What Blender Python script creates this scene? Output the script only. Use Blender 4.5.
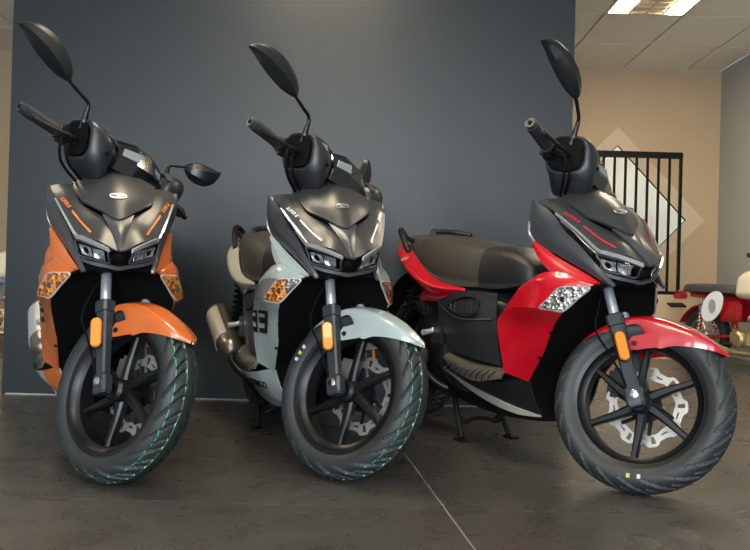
import bpy, bmesh, math, random
import numpy as np
from mathutils import Matrix, Vector

random.seed(7)
for o in list(bpy.data.objects):
    bpy.data.objects.remove(o)
C = bpy.context.scene.collection
PI = math.pi

# ------------------------------------------------------------------ camera
CAM_F, CAM_PITCH, CAM_ROLL, CAM_H = 814.2, -0.00776, -0.02772, 0.5955
cd = bpy.data.cameras.new('camera')
cam = bpy.data.objects.new('camera', cd)
C.objects.link(cam)
cd.sensor_fit = 'HORIZONTAL'
cd.sensor_width = 36.0
cd.lens = CAM_F / 750.0 * 36.0
cd.clip_start = 0.05
_s, _c = math.sin(CAM_PITCH), math.cos(CAM_PITCH)
_sr, _cr = math.sin(CAM_ROLL), math.cos(CAM_ROLL)
_F = Vector((0, _c, -_s)); _U = Vector((0, _s, _c)); _X = Vector((1, 0, 0))
_right = _X * _cr - _U * _sr
_up = _X * _sr + _U * _cr
M = Matrix((( _right.x, _up.x, -_F.x, 0), (_right.y, _up.y, -_F.y, 0), (_right.z, _up.z, -_F.z, CAM_H), (0, 0, 0, 1)))
cam.matrix_world = M
bpy.context.scene.camera = cam

# ------------------------------------------------------------------ world, light, exposure
sc = bpy.context.scene
sc.view_settings.view_transform = 'Standard'
sc.view_settings.look = 'None'
sc.view_settings.gamma = 1.0
sc.view_settings.exposure = 0.25
sc.view_settings.use_curve_mapping = False
w = bpy.data.worlds.new('world'); sc.world = w; w.use_nodes = True
w.node_tree.nodes['Background'].inputs[0].default_value = (0.75, 0.86, 1.0, 1)
w.node_tree.nodes['Background'].inputs[1].default_value = 0.6

def area(name, loc, rot, sx, sy, power, col):
    ld = bpy.data.lights.new(name, 'AREA'); ld.shape = 'RECTANGLE'
    ld.size = sx; ld.size_y = sy; ld.energy = power; ld.color = col
    o = bpy.data.objects.new(name, ld); C.objects.link(o)
    o.location = loc; o.rotation_euler = rot
    return o
# daylight entering through the three shop windows behind the camera
for wx, wp in ((-3.1, 85), (-0.6, 180), (1.9, 90)):
    area('window_daylight', (wx, -2.93, 1.45), (PI/2, 0, 0), 1.9, 1.9, wp, (0.86, 0.945, 1.0))

# ------------------------------------------------------------------ materials
MATS = {}
def mat(name, col, rough=0.5, metal=0.0, coat=0.0, noise=0.0, nscale=30.0, bump=0.0, bscale=200.0,
        trans=0.0, ior=1.45, emis=None, estr=0.0, spec=0.5, alpha=1.0, rvar=0.0, sheen=0.0):
    if name in MATS: return MATS[name]
    m = bpy.data.materials.new(name); m.use_nodes = True
    nt = m.node_tree; b = nt.nodes['Principled BSDF']
    b.inputs['Base Color'].default_value = (*col, 1)
    b.inputs['Roughness'].default_value = rough
    b.inputs['Metallic'].default_value = metal
    b.inputs['Coat Weight'].default_value = coat
    b.inputs['Coat Roughness'].default_value = 0.04
    b.inputs['Transmission Weight'].default_value = trans
    b.inputs['IOR'].default_value = ior
    b.inputs['Specular IOR Level'].default_value = spec
    if emis:
        b.inputs['Emission Color'].default_value = (*emis, 1)
        b.inputs['Emission Strength'].default_value = estr
    tc = nt.nodes.new('ShaderNodeTexCoord')
    if noise > 0 or rvar > 0:
        n = nt.nodes.new('ShaderNodeTexNoise'); n.inputs['Scale'].default_value = nscale; n.inputs['Detail'].default_value = 6
        nt.links.new(tc.outputs['Object'], n.inputs['Vector'])
        if noise > 0:
            r = nt.nodes.new('ShaderNodeMapRange'); r.inputs[3].default_value = 1 - noise; r.inputs[4].default_value = 1 + noise
            nt.links.new(n.outputs['Fac'], r.inputs[0])
            mx = nt.nodes.new('ShaderNodeVectorMath'); mx.operation = 'MULTIPLY'
            mx.inputs[0].default_value = col
            nt.links.new(r.outputs[0], mx.inputs[1]); nt.links.new(mx.outputs[0], b.inputs['Base Color'])
        if rvar > 0:
            r2 = nt.nodes.new('ShaderNodeMapRange'); r2.inputs[3].default_value = max(0, rough - rvar); r2.inputs[4].default_value = rough + rvar
            nt.links.new(n.outputs['Fac'], r2.inputs[0]); nt.links.new(r2.outputs[0], b.inputs['Roughness'])
    if bump > 0:
        n2 = nt.nodes.new('ShaderNodeTexNoise'); n2.inputs['Scale'].default_value = bscale; n2.inputs['Detail'].default_value = 3
        nt.links.new(tc.outputs['Object'], n2.inputs['Vector'])
        bp = nt.nodes.new('ShaderNodeBump'); bp.inputs['Strength'].default_value = bump; bp.inputs['Distance'].default_value = 0.002
        nt.links.new(n2.outputs['Fac'], bp.inputs['Height']); nt.links.new(bp.outputs[0], b.inputs['Normal'])
    MATS[name] = m
    return m

def floor_material():
    m = bpy.data.materials.new('concrete_tile'); m.use_nodes = True
    nt = m.node_tree; b = nt.nodes['Principled BSDF']; L = nt.links
    tc = nt.nodes.new('ShaderNodeTexCoord')
    n1 = nt.nodes.new('ShaderNodeTexNoise'); n1.inputs['Scale'].default_value = 1.6; n1.inputs['Detail'].default_value = 9; n1.inputs['Roughness'].default_value = 0.62
    mp = nt.nodes.new('ShaderNodeMapping'); mp.inputs['Scale'].default_value = (1.0, 1.0, 1)
    n2 = nt.nodes.new('ShaderNodeTexNoise'); n2.inputs['Scale'].default_value = 7.0; n2.inputs['Detail'].default_value = 10; n2.inputs['Roughness'].default_value = 0.7
    n2.inputs['Distortion'].default_value = 0.8
    L.new(tc.outputs['Object'], mp.inputs[0]); L.new(mp.outputs[0], n1.inputs[0]); L.new(mp.outputs[0], n2.inputs[0])
    cr = nt.nodes.new('ShaderNodeValToRGB')
    e = cr.color_ramp.elements
    e[0].position = 0.22; e[0].color = (0.026, 0.024, 0.022, 1)
    e[1].position = 0.80; e[1].color = (0.105, 0.098, 0.089, 1)
    mid = cr.color_ramp.elements.new(0.52); mid.color = (0.055, 0.051, 0.047, 1)
    ad = nt.nodes.new('ShaderNodeMath'); ad.operation = 'MULTIPLY_ADD'; ad.inputs[1].default_value = 0.45
    mu = nt.nodes.new('ShaderNodeMath'); mu.operation = 'MULTIPLY'; mu.inputs[1].default_value = 0.55
    L.new(n1.outputs['Fac'], mu.inputs[0]); L.new(n2.outputs['Fac'], ad.inputs[0]); L.new(mu.outputs[0], ad.inputs[2])
    L.new(ad.outputs[0], cr.inputs[0]); L.new(cr.outputs[0], b.inputs['Base Color'])
    # pale scuffs and drips with their own shape
    n3 = nt.nodes.new('ShaderNodeTexNoise'); n3.inputs['Scale'].default_value = 14; n3.inputs['Detail'].default_value = 12; n3.inputs['Roughness'].default_value = 0.8
    L.new(tc.outputs['Object'], n3.inputs[0])
    r3 = nt.nodes.new('ShaderNodeMapRange'); r3.inputs[1].default_value = 0.60; r3.inputs[2].default_value = 0.74; r3.inputs[4].default_value = 0.16
    L.new(n3.outputs['Fac'], r3.inputs[0])
    mx = nt.nodes.new('ShaderNodeMixRGB'); mx.inputs[2].default_value = (0.22, 0.205, 0.185, 1)
    L.new(r3.outputs[0], mx.inputs[0]); L.new(cr.outputs[0], mx.inputs[1]); L.new(mx.outputs[0], b.inputs['Base Color'])
    rr = nt.nodes.new('ShaderNodeMapRange'); rr.inputs[3].default_value = 0.16; rr.inputs[4].default_value = 0.42
    L.new(n2.outputs['Fac'], rr.inputs[0]); L.new(rr.outputs[0], b.inputs['Roughness'])
    bp = nt.nodes.new('ShaderNodeBump'); bp.inputs['Strength'].default_value = 0.12; bp.inputs['Distance'].default_value = 0.004
    L.new(n2.outputs['Fac'], bp.inputs['Height']); L.new(bp.outputs[0], b.inputs['Normal'])
    return m

def facet_material(name, c1, c2, rough, metal):
    m = bpy.data.materials.new(name); m.use_nodes = True
    nt = m.node_tree; b = nt.nodes['Principled BSDF']; L = nt.links
    tc = nt.nodes.new('ShaderNodeTexCoord')
    v = nt.nodes.new('ShaderNodeTexVoronoi'); v.inputs['Scale'].default_value = 95; v.feature = 'F1'
    L.new(tc.outputs['Object'], v.inputs['Vector'])
    cr = nt.nodes.new('ShaderNodeValToRGB'); e = cr.color_ramp.elements
    e[0].position = 0.25; e[0].color = (*c1, 1); e[1].position = 0.75; e[1].color = (*c2, 1)
    sp = nt.nodes.new('ShaderNodeSeparateXYZ'); L.new(v.outputs['Color'], sp.inputs[0]); L.new(sp.outputs[0], cr.inputs[0])
    L.new(cr.outputs[0], b.inputs['Base Color'])
    b.inputs['Roughness'].default_value = rough; b.inputs['Metallic'].default_value = metal
    b.inputs['Coat Weight'].default_value = 1.0; b.inputs['Coat Roughness'].default_value = 0.03
    bp = nt.nodes.new('ShaderNodeBump'); bp.inputs['Strength'].default_value = 0.9; bp.inputs['Distance'].default_value = 0.006
    L.new(v.outputs['Distance'], bp.inputs['Height']); L.new(bp.outputs[0], b.inputs['Normal'])
    return m

def tyre_material(name, lines):
    m = bpy.data.materials.new(name); m.use_nodes = True
    nt = m.node_tree; b = nt.nodes['Principled BSDF']; L = nt.links
    b.inputs['Roughness'].default_value = 0.55
    uv = nt.nodes.new('ShaderNodeUVMap'); uv.uv_map = 'UVMap'
    sp = nt.nodes.new('ShaderNodeSeparateXYZ'); L.new(uv.outputs[0], sp.inputs[0])
    tc = nt.nodes.new('ShaderNodeTexCoord')
    n = nt.nodes.new('ShaderNodeTexNoise'); n.inputs['Scale'].default_value = 40; n.inputs['Detail'].default_value = 5
    L.new(tc.outputs['Object'], n.inputs[0])
    cr = nt.nodes.new('ShaderNodeValToRGB')
    cr.color_ramp.elements[0].color = (0.007, 0.009, 0.0105, 1); cr.color_ramp.elements[1].color = (0.021, 0.026, 0.029, 1)
    L.new(n.outputs['Fac'], cr.inputs[0])
    last = cr.outputs[0]
    n2 = nt.nodes.new('ShaderNodeTexNoise'); n2.inputs['Scale'].default_value = 55; L.new(tc.outputs['Object'], n2.inputs[0])
    for v0, wd, col in lines:      # mould paint lines running round the tread
        su = nt.nodes.new('ShaderNodeMath'); su.operation = 'SUBTRACT'; su.inputs[1].default_value = v0; L.new(sp.outputs[1], su.inputs[0])
        ab = nt.nodes.new('ShaderNodeMath'); ab.operation = 'ABSOLUTE'; L.new(su.outputs[0], ab.inputs[0])
        lt = nt.nodes.new('ShaderNodeMath'); lt.operation = 'LESS_THAN'; lt.inputs[1].default_value = wd; L.new(ab.outputs[0], lt.inputs[0])
        gt = nt.nodes.new('ShaderNodeMath'); gt.operation = 'GREATER_THAN'; gt.inputs[1].default_value = 0.40; L.new(n2.outputs['Fac'], gt.inputs[0])
        mu = nt.nodes.new('ShaderNodeMath'); mu.operation = 'MULTIPLY'; L.new(lt.outputs[0], mu.inputs[0]); L.new(gt.outputs[0], mu.inputs[1])
        mx = nt.nodes.new('ShaderNodeMixRGB'); mx.inputs[2].default_value = (*col, 1)
        L.new(mu.outputs[0], mx.inputs[0]); L.new(last, mx.inputs[1]); last = mx.outputs[0]
    L.new(last, b.inputs['Base Color'])
    return m

# ------------------------------------------------------------------ mesh helpers (vertices are given in the thing's own frame)
def link(name, verts, faces, material, parent=None, smooth=True, xf=None, uvs=None, sharp=40):
    me = bpy.data.meshes.new(name)
    me.from_pydata([tuple(v) for v in verts], [], faces)
    if uvs is not None:
        ul = me.uv_layers.new(name='UVMap')
        for p in me.polygons:
            for li in p.loop_indices:
                ul.data[li].uv = uvs[me.loops[li].vertex_index]
    me.update()
    bm = bmesh.new(); bm.from_mesh(me)
    bmesh.ops.remove_doubles(bm, verts=bm.verts, dist=1e-6)
    bmesh.ops.recalc_face_normals(bm, faces=bm.faces)
    bm.to_mesh(me); bm.free()
    if xf is not None: me.transform(xf)
    if smooth:
        me.polygons.foreach_set('use_smooth', [True] * len(me.polygons))
        me.set_sharp_from_angle(angle=math.radians(sharp))
    me.materials.append(material)
    o = bpy.data.objects.new(name, me); C.objects.link(o)
    if parent: o.parent = parent
    return o

def cr_interp(P, n, closed=False):
    """Catmull-Rom resampling of control points (k,3) into n points."""
    P = np.asarray(P, float); k = len(P)
    if k == 1: return np.repeat(P, n, 0)
    if k == 2 and not closed:
        t = np.linspace(0, 1, n)[:, None]; return P[0] * (1 - t) + P[1] * t
    out = []
    segs = k if closed else k - 1
    for i in range(n):
        u = i / n * segs if closed else i / (n - 1) * segs
        s = min(int(u), segs - 1); t = u - s
        if closed: p0, p1, p2, p3 = P[(s-1) % k], P[s % k], P[(s+1) % k], P[(s+2) % k]
        else:
            p1, p2 = P[s], P[s+1]
            p0 = P[s-1] if s > 0 else 2*p1 - p2
            p3 = P[s+2] if s + 2 < k else 2*p2 - p1
        out.append(0.5 * ((2*p1) + (-p0+p2)*t + (2*p0-5*p1+4*p2-p3)*t*t + (-p0+3*p1-3*p2+p3)*t**3))
    return np.array(out)

def mirx(P):
    a = np.array(P, float); a[..., 0] *= -1; return a
def sym(rows):
    """rows of control points running from the right edge (x<0) to the centre: complete them to the left edge"""
    return [list(map(tuple, r)) + [tuple((-p[0], p[1], p[2])) for p in reversed(r[:-1])] for r in rows]

def patch(name, ctrl, nu, nv, th, material, parent, ref=(0, 0.4, 0.6), xf=None, offset=0.0, sharp=40):
    """curved sheet through a grid of control points with thickness th, its outer face away from ref"""
    rows = [cr_interp(r, nu) for r in ctrl]
    G = np.array(rows)
    G = np.stack([cr_interp(G[:, j], nv) for j in range(nu)], 1)        # nv x nu x 3
    du = np.gradient(G, axis=1); dv = np.gradient(G, axis=0)
    N = np.cross(du, dv); N /= (np.linalg.norm(N, axis=2, keepdims=True) + 1e-9)
    if ((G - np.array(ref)) * N).sum() < 0: N = -N
    A = G + N * offset; B = A - N * th
    V = list(A.reshape(-1, 3)) + list(B.reshape(-1, 3)); n = nu * nv; F = []
    for i in range(nv - 1):
        for j in range(nu - 1):
            a = i*nu + j; F.append((a, a+1, a+nu+1, a+nu)); F.append((n+a, n+a+nu, n+a+nu+1, n+a+1))
    bd = [j for j in range(nu)] + [i*nu + nu-1 for i in range(1, nv)] + [(nv-1)*nu + j for j in range(nu-2, -1, -1)] + [i*nu for i in range(nv-2, 0, -1)]
    for k in range(len(bd)):
        a, b = bd[k], bd[(k+1) % len(bd)]; F.append((a, n+a, n+b, b))
    return link(name, V, F, material, parent, True, xf, sharp=sharp)

def loft(name, rings, n_ring, n_len, material, parent, xf=None, cap=True, sharp=40, curve_ring=True):
    R = [cr_interp(r, n_ring, closed=True) if curve_ring else np.asarray(r, float) for r in rings]
    R = np.array(R)
    G = np.stack([cr_interp(R[:, j], n_len) for j in range(R.shape[1])], 1) if n_len else R
    nl, nr = G.shape[:2]
    V = list(G.reshape(-1, 3)); F = []
    for i in range(nl - 1):
        for j in range(nr):
            F.append((i*nr+j, i*nr+(j+1) % nr, (i+1)*nr+(j+1) % nr, (i+1)*nr+j))
    if cap:
        F.append(tuple(range(nr-1, -1, -1))); F.append(tuple((nl-1)*nr + j for j in range(nr)))
    return link(name, V, F, material, parent, True, xf, sharp=sharp)

def tube(name, path, rad, material, parent, xf=None, seg=10, n=None, closed=False, flat=1.0):
    P = np.asarray(path, float)
    if n: P = cr_interp(P, n, closed)
    k = len(P); rad = [rad]*k if np.isscalar(rad) else list(np.interp(np.linspace(0, 1, k), np.linspace(0, 1, len(rad)), rad))
    V = []; F = []; up = None
    for i in range(k):
        if closed: t = P[(i+1) % k] - P[i-1]
        else: t = P[min(i+1, k-1)] - P[max(i-1, 0)]
        t = t / (np.linalg.norm(t) + 1e-12)
        if up is None:
            up = np.cross(t, (0, 0, 1.0))
            if np.linalg.norm(up) < 0.1: up = np.cross(t, (1.0, 0, 0))
        up = up - t * up.dot(t); up /= np.linalg.norm(up); bi = np.cross(t, up)
        for j in range(seg):
            a = 2*PI*j/seg; V.append(P[i] + rad[i] * (math.cos(a)*up + flat*math.sin(a)*bi))
    m = k if closed else k - 1
    for i in range(m):
        for j in range(seg):
            i2 = (i+1) % k
            F.append((i*seg+j, i*seg+(j+1) % seg, i2*seg+(j+1) % seg, i2*seg+j))
    if not closed:
        F.append(tuple(range(seg-1, -1, -1))); F.append(tuple((k-1)*seg+j for j in range(seg)))
    return link(name, V, F, material, parent, True, xf)

def lathe(name, prof, centre, material, parent, seg=64, axis=0, xf=None, closed=True, sharp=35, uv=False):
    """revolve (axial, radius) profile about the x axis (axis=0) or z axis (axis=2) through centre"""
    V = []; F = []; k = len(prof)
    for i in range(seg):
        a = 2*PI*i/seg
        for (x, r) in prof:
            if axis == 0: V.append((centre[0]+x, centre[1]+r*math.cos(a), centre[2]+r*math.sin(a)))
            elif axis == 1: V.append((centre[0]+r*math.cos(a), centre[1]+x, centre[2]+r*math.sin(a)))
            else: V.append((centre[0]+r*math.cos(a), centre[1]+r*math.sin(a), centre[2]+x))
    for i in range(seg):
        i2 = (i+1) % seg
        for j in range(k if closed else k-1):
            j2 = (j+1) % k
            F.append((i*k+j, i*k+j2, i2*k+j2, i2*k+j))
    return link(name, V, F, material, parent, True, xf, sharp=sharp)

def box(name, lo, hi, material, parent=None, bevel=0.0, rot=None, xf=None):
    bm = bmesh.new(); bmesh.ops.create_cube(bm, size=1)
    c = [(a+b)/2 for a, b in zip(lo, hi)]; s = [b-a for a, b in zip(lo, hi)]
    bmesh.ops.scale(bm, vec=s, verts=bm.verts)
    if bevel: bmesh.ops.bevel(bm, geom=bm.edges[:], offset=bevel, segments=2, affect='EDGES')
    if rot is not None: bmesh.ops.transform(bm, matrix=rot.to_4x4(), verts=bm.verts)
    bmesh.ops.translate(bm, vec=c, verts=bm.verts)
    me = bpy.data.meshes.new(name); bm.to_mesh(me); bm.free()
    if xf is not None: me.transform(xf)
    me.materials.append(material)
    o = bpy.data.objects.new(name, me); C.objects.link(o)
    if parent: o.parent = parent
    return o

def prism(name, poly, n, th, material, parent=None, xf=None, bevel=0.0):
    """flat polygon (3-D points, planar) given thickness th along n"""
    n = Vector(n).normalized(); k = len(poly)
    V = [Vector(p) for p in poly] + [Vector(p) - n*th for p in poly]
    F = [tuple(range(k)), tuple(range(2*k-1, k-1, -1))] + [(i, (i+1) % k, k+(i+1) % k, k+i) for i in range(k)]
    o = link(name, V, F, material, parent, False, None)
    if bevel:
        bm = bmesh.new(); bm.from_mesh(o.data)
        bmesh.ops.bevel(bm, geom=bm.edges[:], offset=bevel, segments=2, affect='EDGES'); bm.to_mesh(o.data); bm.free()
    if xf is not None: o.data.transform(xf)
    return o

def empty(name, loc, rz, label, cat, group=None):
    o = bpy.data.objects.new(name, None); C.objects.link(o)
    o.location = loc; o.rotation_euler = (0, 0, rz); o['label'] = label; o['category'] = cat
    if group: o['group'] = group
    return o
def struct(o, label=None, cat=None):
    o['kind'] = 'structure'
    if label: o['label'] = label
    if cat: o['category'] = cat
    return o
def text_mesh(name, s, size, material, parent, xf, ext=0.0006, shear=0.0):
    cu = bpy.data.curves.new(name, 'FONT'); cu.body = s; cu.size = size; cu.extrude = ext; cu.align_x = 'CENTER'; cu.align_y = 'CENTER'; cu.shear = shear; cu.offset = size*0.012
    t = bpy.data.objects.new(name + '_curve', cu); C.objects.link(t)
    dg = bpy.context.evaluated_depsgraph_get()
    me = bpy.data.meshes.new_from_object(t.evaluated_get(dg))
    bpy.data.objects.remove(t); me.name = name
    me.transform(xf); me.materials.clear(); me.materials.append(material)
    o = bpy.data.objects.new(name, me); C.objects.link(o); o.parent = parent
    return o
def frame_xf(origin, xdir, normal):
    x = Vector(xdir).normalized(); n = Vector(normal).normalized(); y = n.cross(x).normalized(); x = y.cross(n)
    return Matrix(((x.x, y.x, n.x, origin[0]), (x.y, y.y, n.y, origin[1]), (x.z, y.z, n.z, origin[2]), (0, 0, 0, 1)))

#@@STRUCTURE
# ------------------------------------------------------------------ the showroom
YB, ZC, XR, XL, YF = 7.77, 2.70, 3.26, -4.6, -3.0
m_dark = mat('slate_wall_paint', (0.0085, 0.0130, 0.0170), 0.38, noise=0.05, nscale=2.5, bump=0.08, bscale=160, spec=0.42)
m_beige = mat('beige_wall_paint', (0.46, 0.345, 0.225), 0.7, noise=0.04, nscale=3, bump=0.06)
m_pale_wall = mat('pale_grey_wall_paint', (0.36, 0.37, 0.36), 0.7, noise=0.04, nscale=3, bump=0.05)
m_tile = mat('ceiling_tile', (0.82, 0.79, 0.73), 0.85, noise=0.05, nscale=60, bump=0.15, bscale=300)
m_grid = mat('ceiling_grid_metal', (0.40, 0.38, 0.34), 0.5)
m_grout = mat('pale_grout', (0.30, 0.285, 0.26), 0.7, noise=0.15, nscale=20)
m_black_iron = mat('black_iron', (0.003, 0.003, 0.0035), 0.5, spec=0.15)
m_floor = floor_material()

floor = struct(box('floor', (XL, YF, -0.12), (XR, YB, -0.004), m_grout))
def floor_slab(poly):
    o = prism('floor_tile', [(x, y, 0.0) for x, y in poly], (0, 0, 1), 0.02, m_floor, floor)
    return o
G = 0.003
yj = 2.155
def xd(y): return 0.129 + (y - 2.764) * (0.242 - 0.129) / (1.836 - 2.764)
floor_slab([(XL, YF), (xd(YF)-G, YF), (xd(yj)-G, yj-G), (XL, yj-G)])
floor_slab([(xd(YF)+G, YF), (XR, YF), (XR, yj-G), (xd(yj)+G, yj-G)])
floor_slab([(XL, yj+G), (xd(yj)-G, yj+G), (xd(3.96)-G, 3.96-G), (XL, 3.96-G)])
floor_slab([(xd(yj)+G, yj+G), (XR, yj+G), (XR, 3.96-G), (xd(3.96)+G, 3.96-G)])
floor_slab([(XL, 3.96+G), (0.0-G, 3.96+G), (0.0-G, YB), (XL, YB)])
floor_slab([(0.0+G, 3.96+G), (XR, 3.96+G), (XR, YB), (0.0+G, YB)])

struct(box('wall_partition', (-1.795, 3.955, 0.0), (0.94, 4.08, ZC), m_dark))
struct(box('wall_back', (XL, YB, 0), (XR+0.12, YB+0.12, ZC), m_beige))
struct(box('wall_right', (XR, YF, 0), (XR+0.12, YB, ZC), m_pale_wall))
struct(box('wall_left', (XL-0.12, YF, 0), (XL, YB, ZC), m_pale_wall))
# shop front behind the camera: piers, sill and lintel round three window openings
wf = struct(box('wall_front', (XL, YF-0.12, 0), (XR, YF, 0.45), m_pale_wall))
struct(box('wall_front_lintel', (XL, YF-0.12, 2.45), (XR, YF, ZC), m_pale_wall))
for x0, x1 in ((XL, -4.1), (-2.1, -1.6), (0.4, 0.9), (2.9, XR)):
    struct(box('wall_front_pier', (x0, YF-0.12, 0.45), (x1, YF, 2.45), m_pale_wall))
m_glass = mat('window_glass', (0.9, 0.95, 1.0), 0.02, trans=1.0, ior=1.1)
m_frame = mat('window_frame_grey', (0.2, 0.2, 0.21), 0.4)
for i, x0 in enumerate((-4.1, -1.6, 0.9)):
    x1 = x0 + 2.0
    wd = struct(box('window_%d' % (i+1), (x0, YF-0.10, 0.45), (x1, YF-0.09, 2.45), m_glass))
    for lo, hi in (((x0, 0.45), (x1, 0.50)), ((x0, 2.40), (x1, 2.45)), ((x0, 0.50), (x0+0.05, 2.40)), ((x1-0.05, 0.50), (x1, 2.40))):
        box('window_frame', (lo[0], YF-0.115, lo[1]), (hi[0], YF-0.075, hi[1]), m_frame, wd)

# suspended ceiling: tiles one by one where they can be seen, one board elsewhere
CX, CY, TX, TY_ = 1.705, 6.225, 0.605, 0.775
ceil = struct(box('ceiling', (XL, YF, ZC+0.012), (XR, YB, ZC+0.06), m_grid))
yl = [CY + TY_*k for k in range(-12, 3)]
xl = [CX + TX*k for k in range(-11, 4)]
xl[0] = XL; xl[-1] = XR; yl[0] = YF; yl[-1] = YB
lamp_cells = []
def is_lamp(i, j):
    return any(abs(xl[i]-(CX+TX*p)) < 0.01 and abs(yl[j]-(CY+TY_*q)) < 0.01 for p, q in ((0, -1), (0, -3), (-8, -3), (-4, -5), (-4, -8)))
far = []
for i in range(len(xl)-1):
    for j in range(len(yl)-1):
        if is_lamp(i, j): continue
        x0, x1, y0, y1 = xl[i]+0.009, xl[i+1]-0.009, yl[j]+0.009, yl[j+1]-0.009
        if xl[i] > 0.3 and yl[j] > 3.6:
            box('ceiling_tile', (x0, y0, ZC-0.002), (x1, y1, ZC+0.014), m_tile, ceil)
        else: far.append((x0, x1, y0, y1))
V = []; F = []
for x0, x1, y0, y1 in far:
    b = len(V)
    V += [(x0, y0, ZC-0.002), (x1, y0, ZC-0.002), (x1, y1, ZC-0.002), (x0, y1, ZC-0.002), (x0, y0, ZC+0.014), (x1, y0, ZC+0.014), (x1, y1, ZC+0.014), (x0, y1, ZC+0.014)]
    F += [(b, b+3, b+2, b+1), (b, b+1, b+5, b+4), (b+1, b+2, b+6, b+5), (b+2, b+3, b+7, b+6), (b+3, b, b+4, b+7)]
ct = link('ceiling_tile_field', V, F, m_tile, ceil, False); ct['kind'] = 'stuff'

# fluorescent louvre light in the ceiling over the passage, another above the scooters; unseen copies added elsewhere for their light
m_tube = mat('warm_tube_light', (1, 0.9, 0.75), 0.4, emis=(1.0, 0.83, 0.58), estr=60)
m_louvre = mat('louvre_metal', (0.75, 0.62, 0.42), 0.35, metal=0.6)
m_lampbox = mat('lamp_box_white', (0.8, 0.74, 0.62), 0.5)
def ceiling_light(x0, y0, label, group=None):
    x1, y1 = x0 + TX - 0.02, y0 + TY_ - 0.02
    e = empty('ceiling_light', ((x0+x1)/2, (y0+y1)/2, ZC), 0, label, 'ceiling light', group)
    hx, hy = (x1-x0)/2, (y1-y0)/2
    box('housing', (-hx, -hy, 0.004), (hx, hy, 0.010), m_lampbox, e)
    for s in (-1, 1):
        box('frame', (s*hx-0.012, -hy, -0.006), (s*hx+0.012, hy, 0.004), m_lampbox, e)
        box('frame', (-hx, s*hy-0.012, -0.006), (hx, s*hy+0.012, 0.004), m_lampbox, e)
        box('diffuser', (min(s*hx*0.48, s*hx*0.96), -hy+0.012, -0.004), (max(s*hx*0.48, s*hx*0.96), hy-0.012, 0.003), m_tube, e)
    box('louvre_spine', (-0.008, -hy, -0.010), (0.008, hy, 0.0), m_louvre, e)
    for s in (-1, 1):
        box('louvre_spine', (s*hx*0.46-0.006, -hy, -0.010), (s*hx*0.46+0.006, hy, 0.0), m_louvre, e)
    for k in range(7):
        y = -hy + (k+0.5)*2*hy/7
        box('louvre_slat', (-hx*0.45, y-0.004, -0.010), (hx*0.45, y+0.004, -0.001), m_louvre, e)
    return e
ceiling_light(CX+0.01, CY-TY_+0.01, 'warm louvre light panel set into the tiled ceiling over the passage')
ceiling_light(CX-4*TX+0.01, CY-5*TY_+0.01, 'warm louvre light panel in the ceiling above the orange scooter')
ceiling_light(CX+0.01, CY-3*TY_+0.01, 'unseen warm louvre light panel added in the ceiling to brighten the back room')  # added out of view to brighten the back room
ceiling_light(CX-8*TX+0.01, CY-3*TY_+0.01, 'unseen warm louvre light panel added to light the area of the pale blue motorcycle')  # added out of view to light the left end behind the partition
ceiling_light(CX-4*TX+0.01, CY-8*TY_+0.01, 'unseen warm louvre light panel added over the shop floor for its downlight')  # unseen extra fitting, added for its light on the shop floor

# skirting line at the foot of the partition
struct(box('baseboard_partition', (-1.775, 3.951, 0.0), (0.94, 3.9555, 0.006), m_pale_wall))

# raised landing with iron railing and the diamond on the beige wall
struct(box('landing', (1.0, 6.95, 0), (2.76, YB-0.001, 0.55), m_beige), 'beige plastered landing under the iron railing', 'landing')
rail = empty('railing', (1.0, 7.05, 0.55), 0, 'black iron railing with thin vertical bars on the landing', 'railing')
x_end = 1.635
sh = 7.05/7.5
box('top_rail', (0, -0.025, 1.180), (x_end, 0.025, 1.232), m_black_iron, rail, 0.004)
box('bottom_rail', (0, -0.015, 0.0), (x_end, 0.015, 0.03), m_black_iron, rail, 0.003)
box('post', (x_end-0.022, -0.018, 0), (x_end, 0.018, 1.19), m_black_iron, rail, 0.003)
nb = int(x_end/0.0955)
for k in range(1, nb+1):
    x = x_end - 0.012 - k*0.0955
    if x > 0.02: box('baluster', (x-0.0095, -0.0095, 0.03), (x+0.0095, 0.0095, 1.19), m_black_iron, rail)
def diamond(cx, cz, hw, hh, y, ang=0.0):
    pts = [(-hw, 0), (0, -hh), (hw, 0), (0, hh)]
    return [(cx + px*math.cos(ang) - pz*math.sin(ang), y, cz + px*math.sin(ang) + pz*math.cos(ang)) for px, pz in pts]
m_white_board = mat('white_board', (0.88, 0.93, 0.92), 0.4)
m_pale_beige = mat('pale_beige_board', (0.56, 0.46, 0.335), 0.6)
dsign = empty('diamond_sign', (2.28, YB, 1.26), 0, 'white diamond with a pale beige border on the back wall', 'sign')
o = prism('backing', diamond(0, 0, 0.845, 0.875, -0.012), (0, -1, 0), 0.012, m_pale_beige, dsign)
o = prism('outline', diamond(0, 0, 0.668, 0.700, -0.016), (0, -1, 0), 0.004, m_black_iron, dsign)
o = prism('face', diamond(-0.004, -0.005, 0.655, 0.690, -0.020), (0, -1, 0), 0.004, m_white_board, dsign)
#@@SCOOTER
# ------------------------------------------------------------------ motor scooters
# own frame: front points to -y, x<0 is the rider's right side, front tyre stands at the origin
RW = 0.262                                     # tyre radius
RAKE, TRAIL, STEER = math.radians(27), 0.085, 0.639
AX = Vector((0, math.sin(RAKE), math.cos(RAKE))); P0 = Vector((0, -TRAIL, 0))
ST = Matrix.Translation(P0 + Vector((0, 0, -0.004))) @ Matrix.Rotation(STEER, 4, AX) @ Matrix.Translation(-P0)   # bars and wheel on left lock

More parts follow.
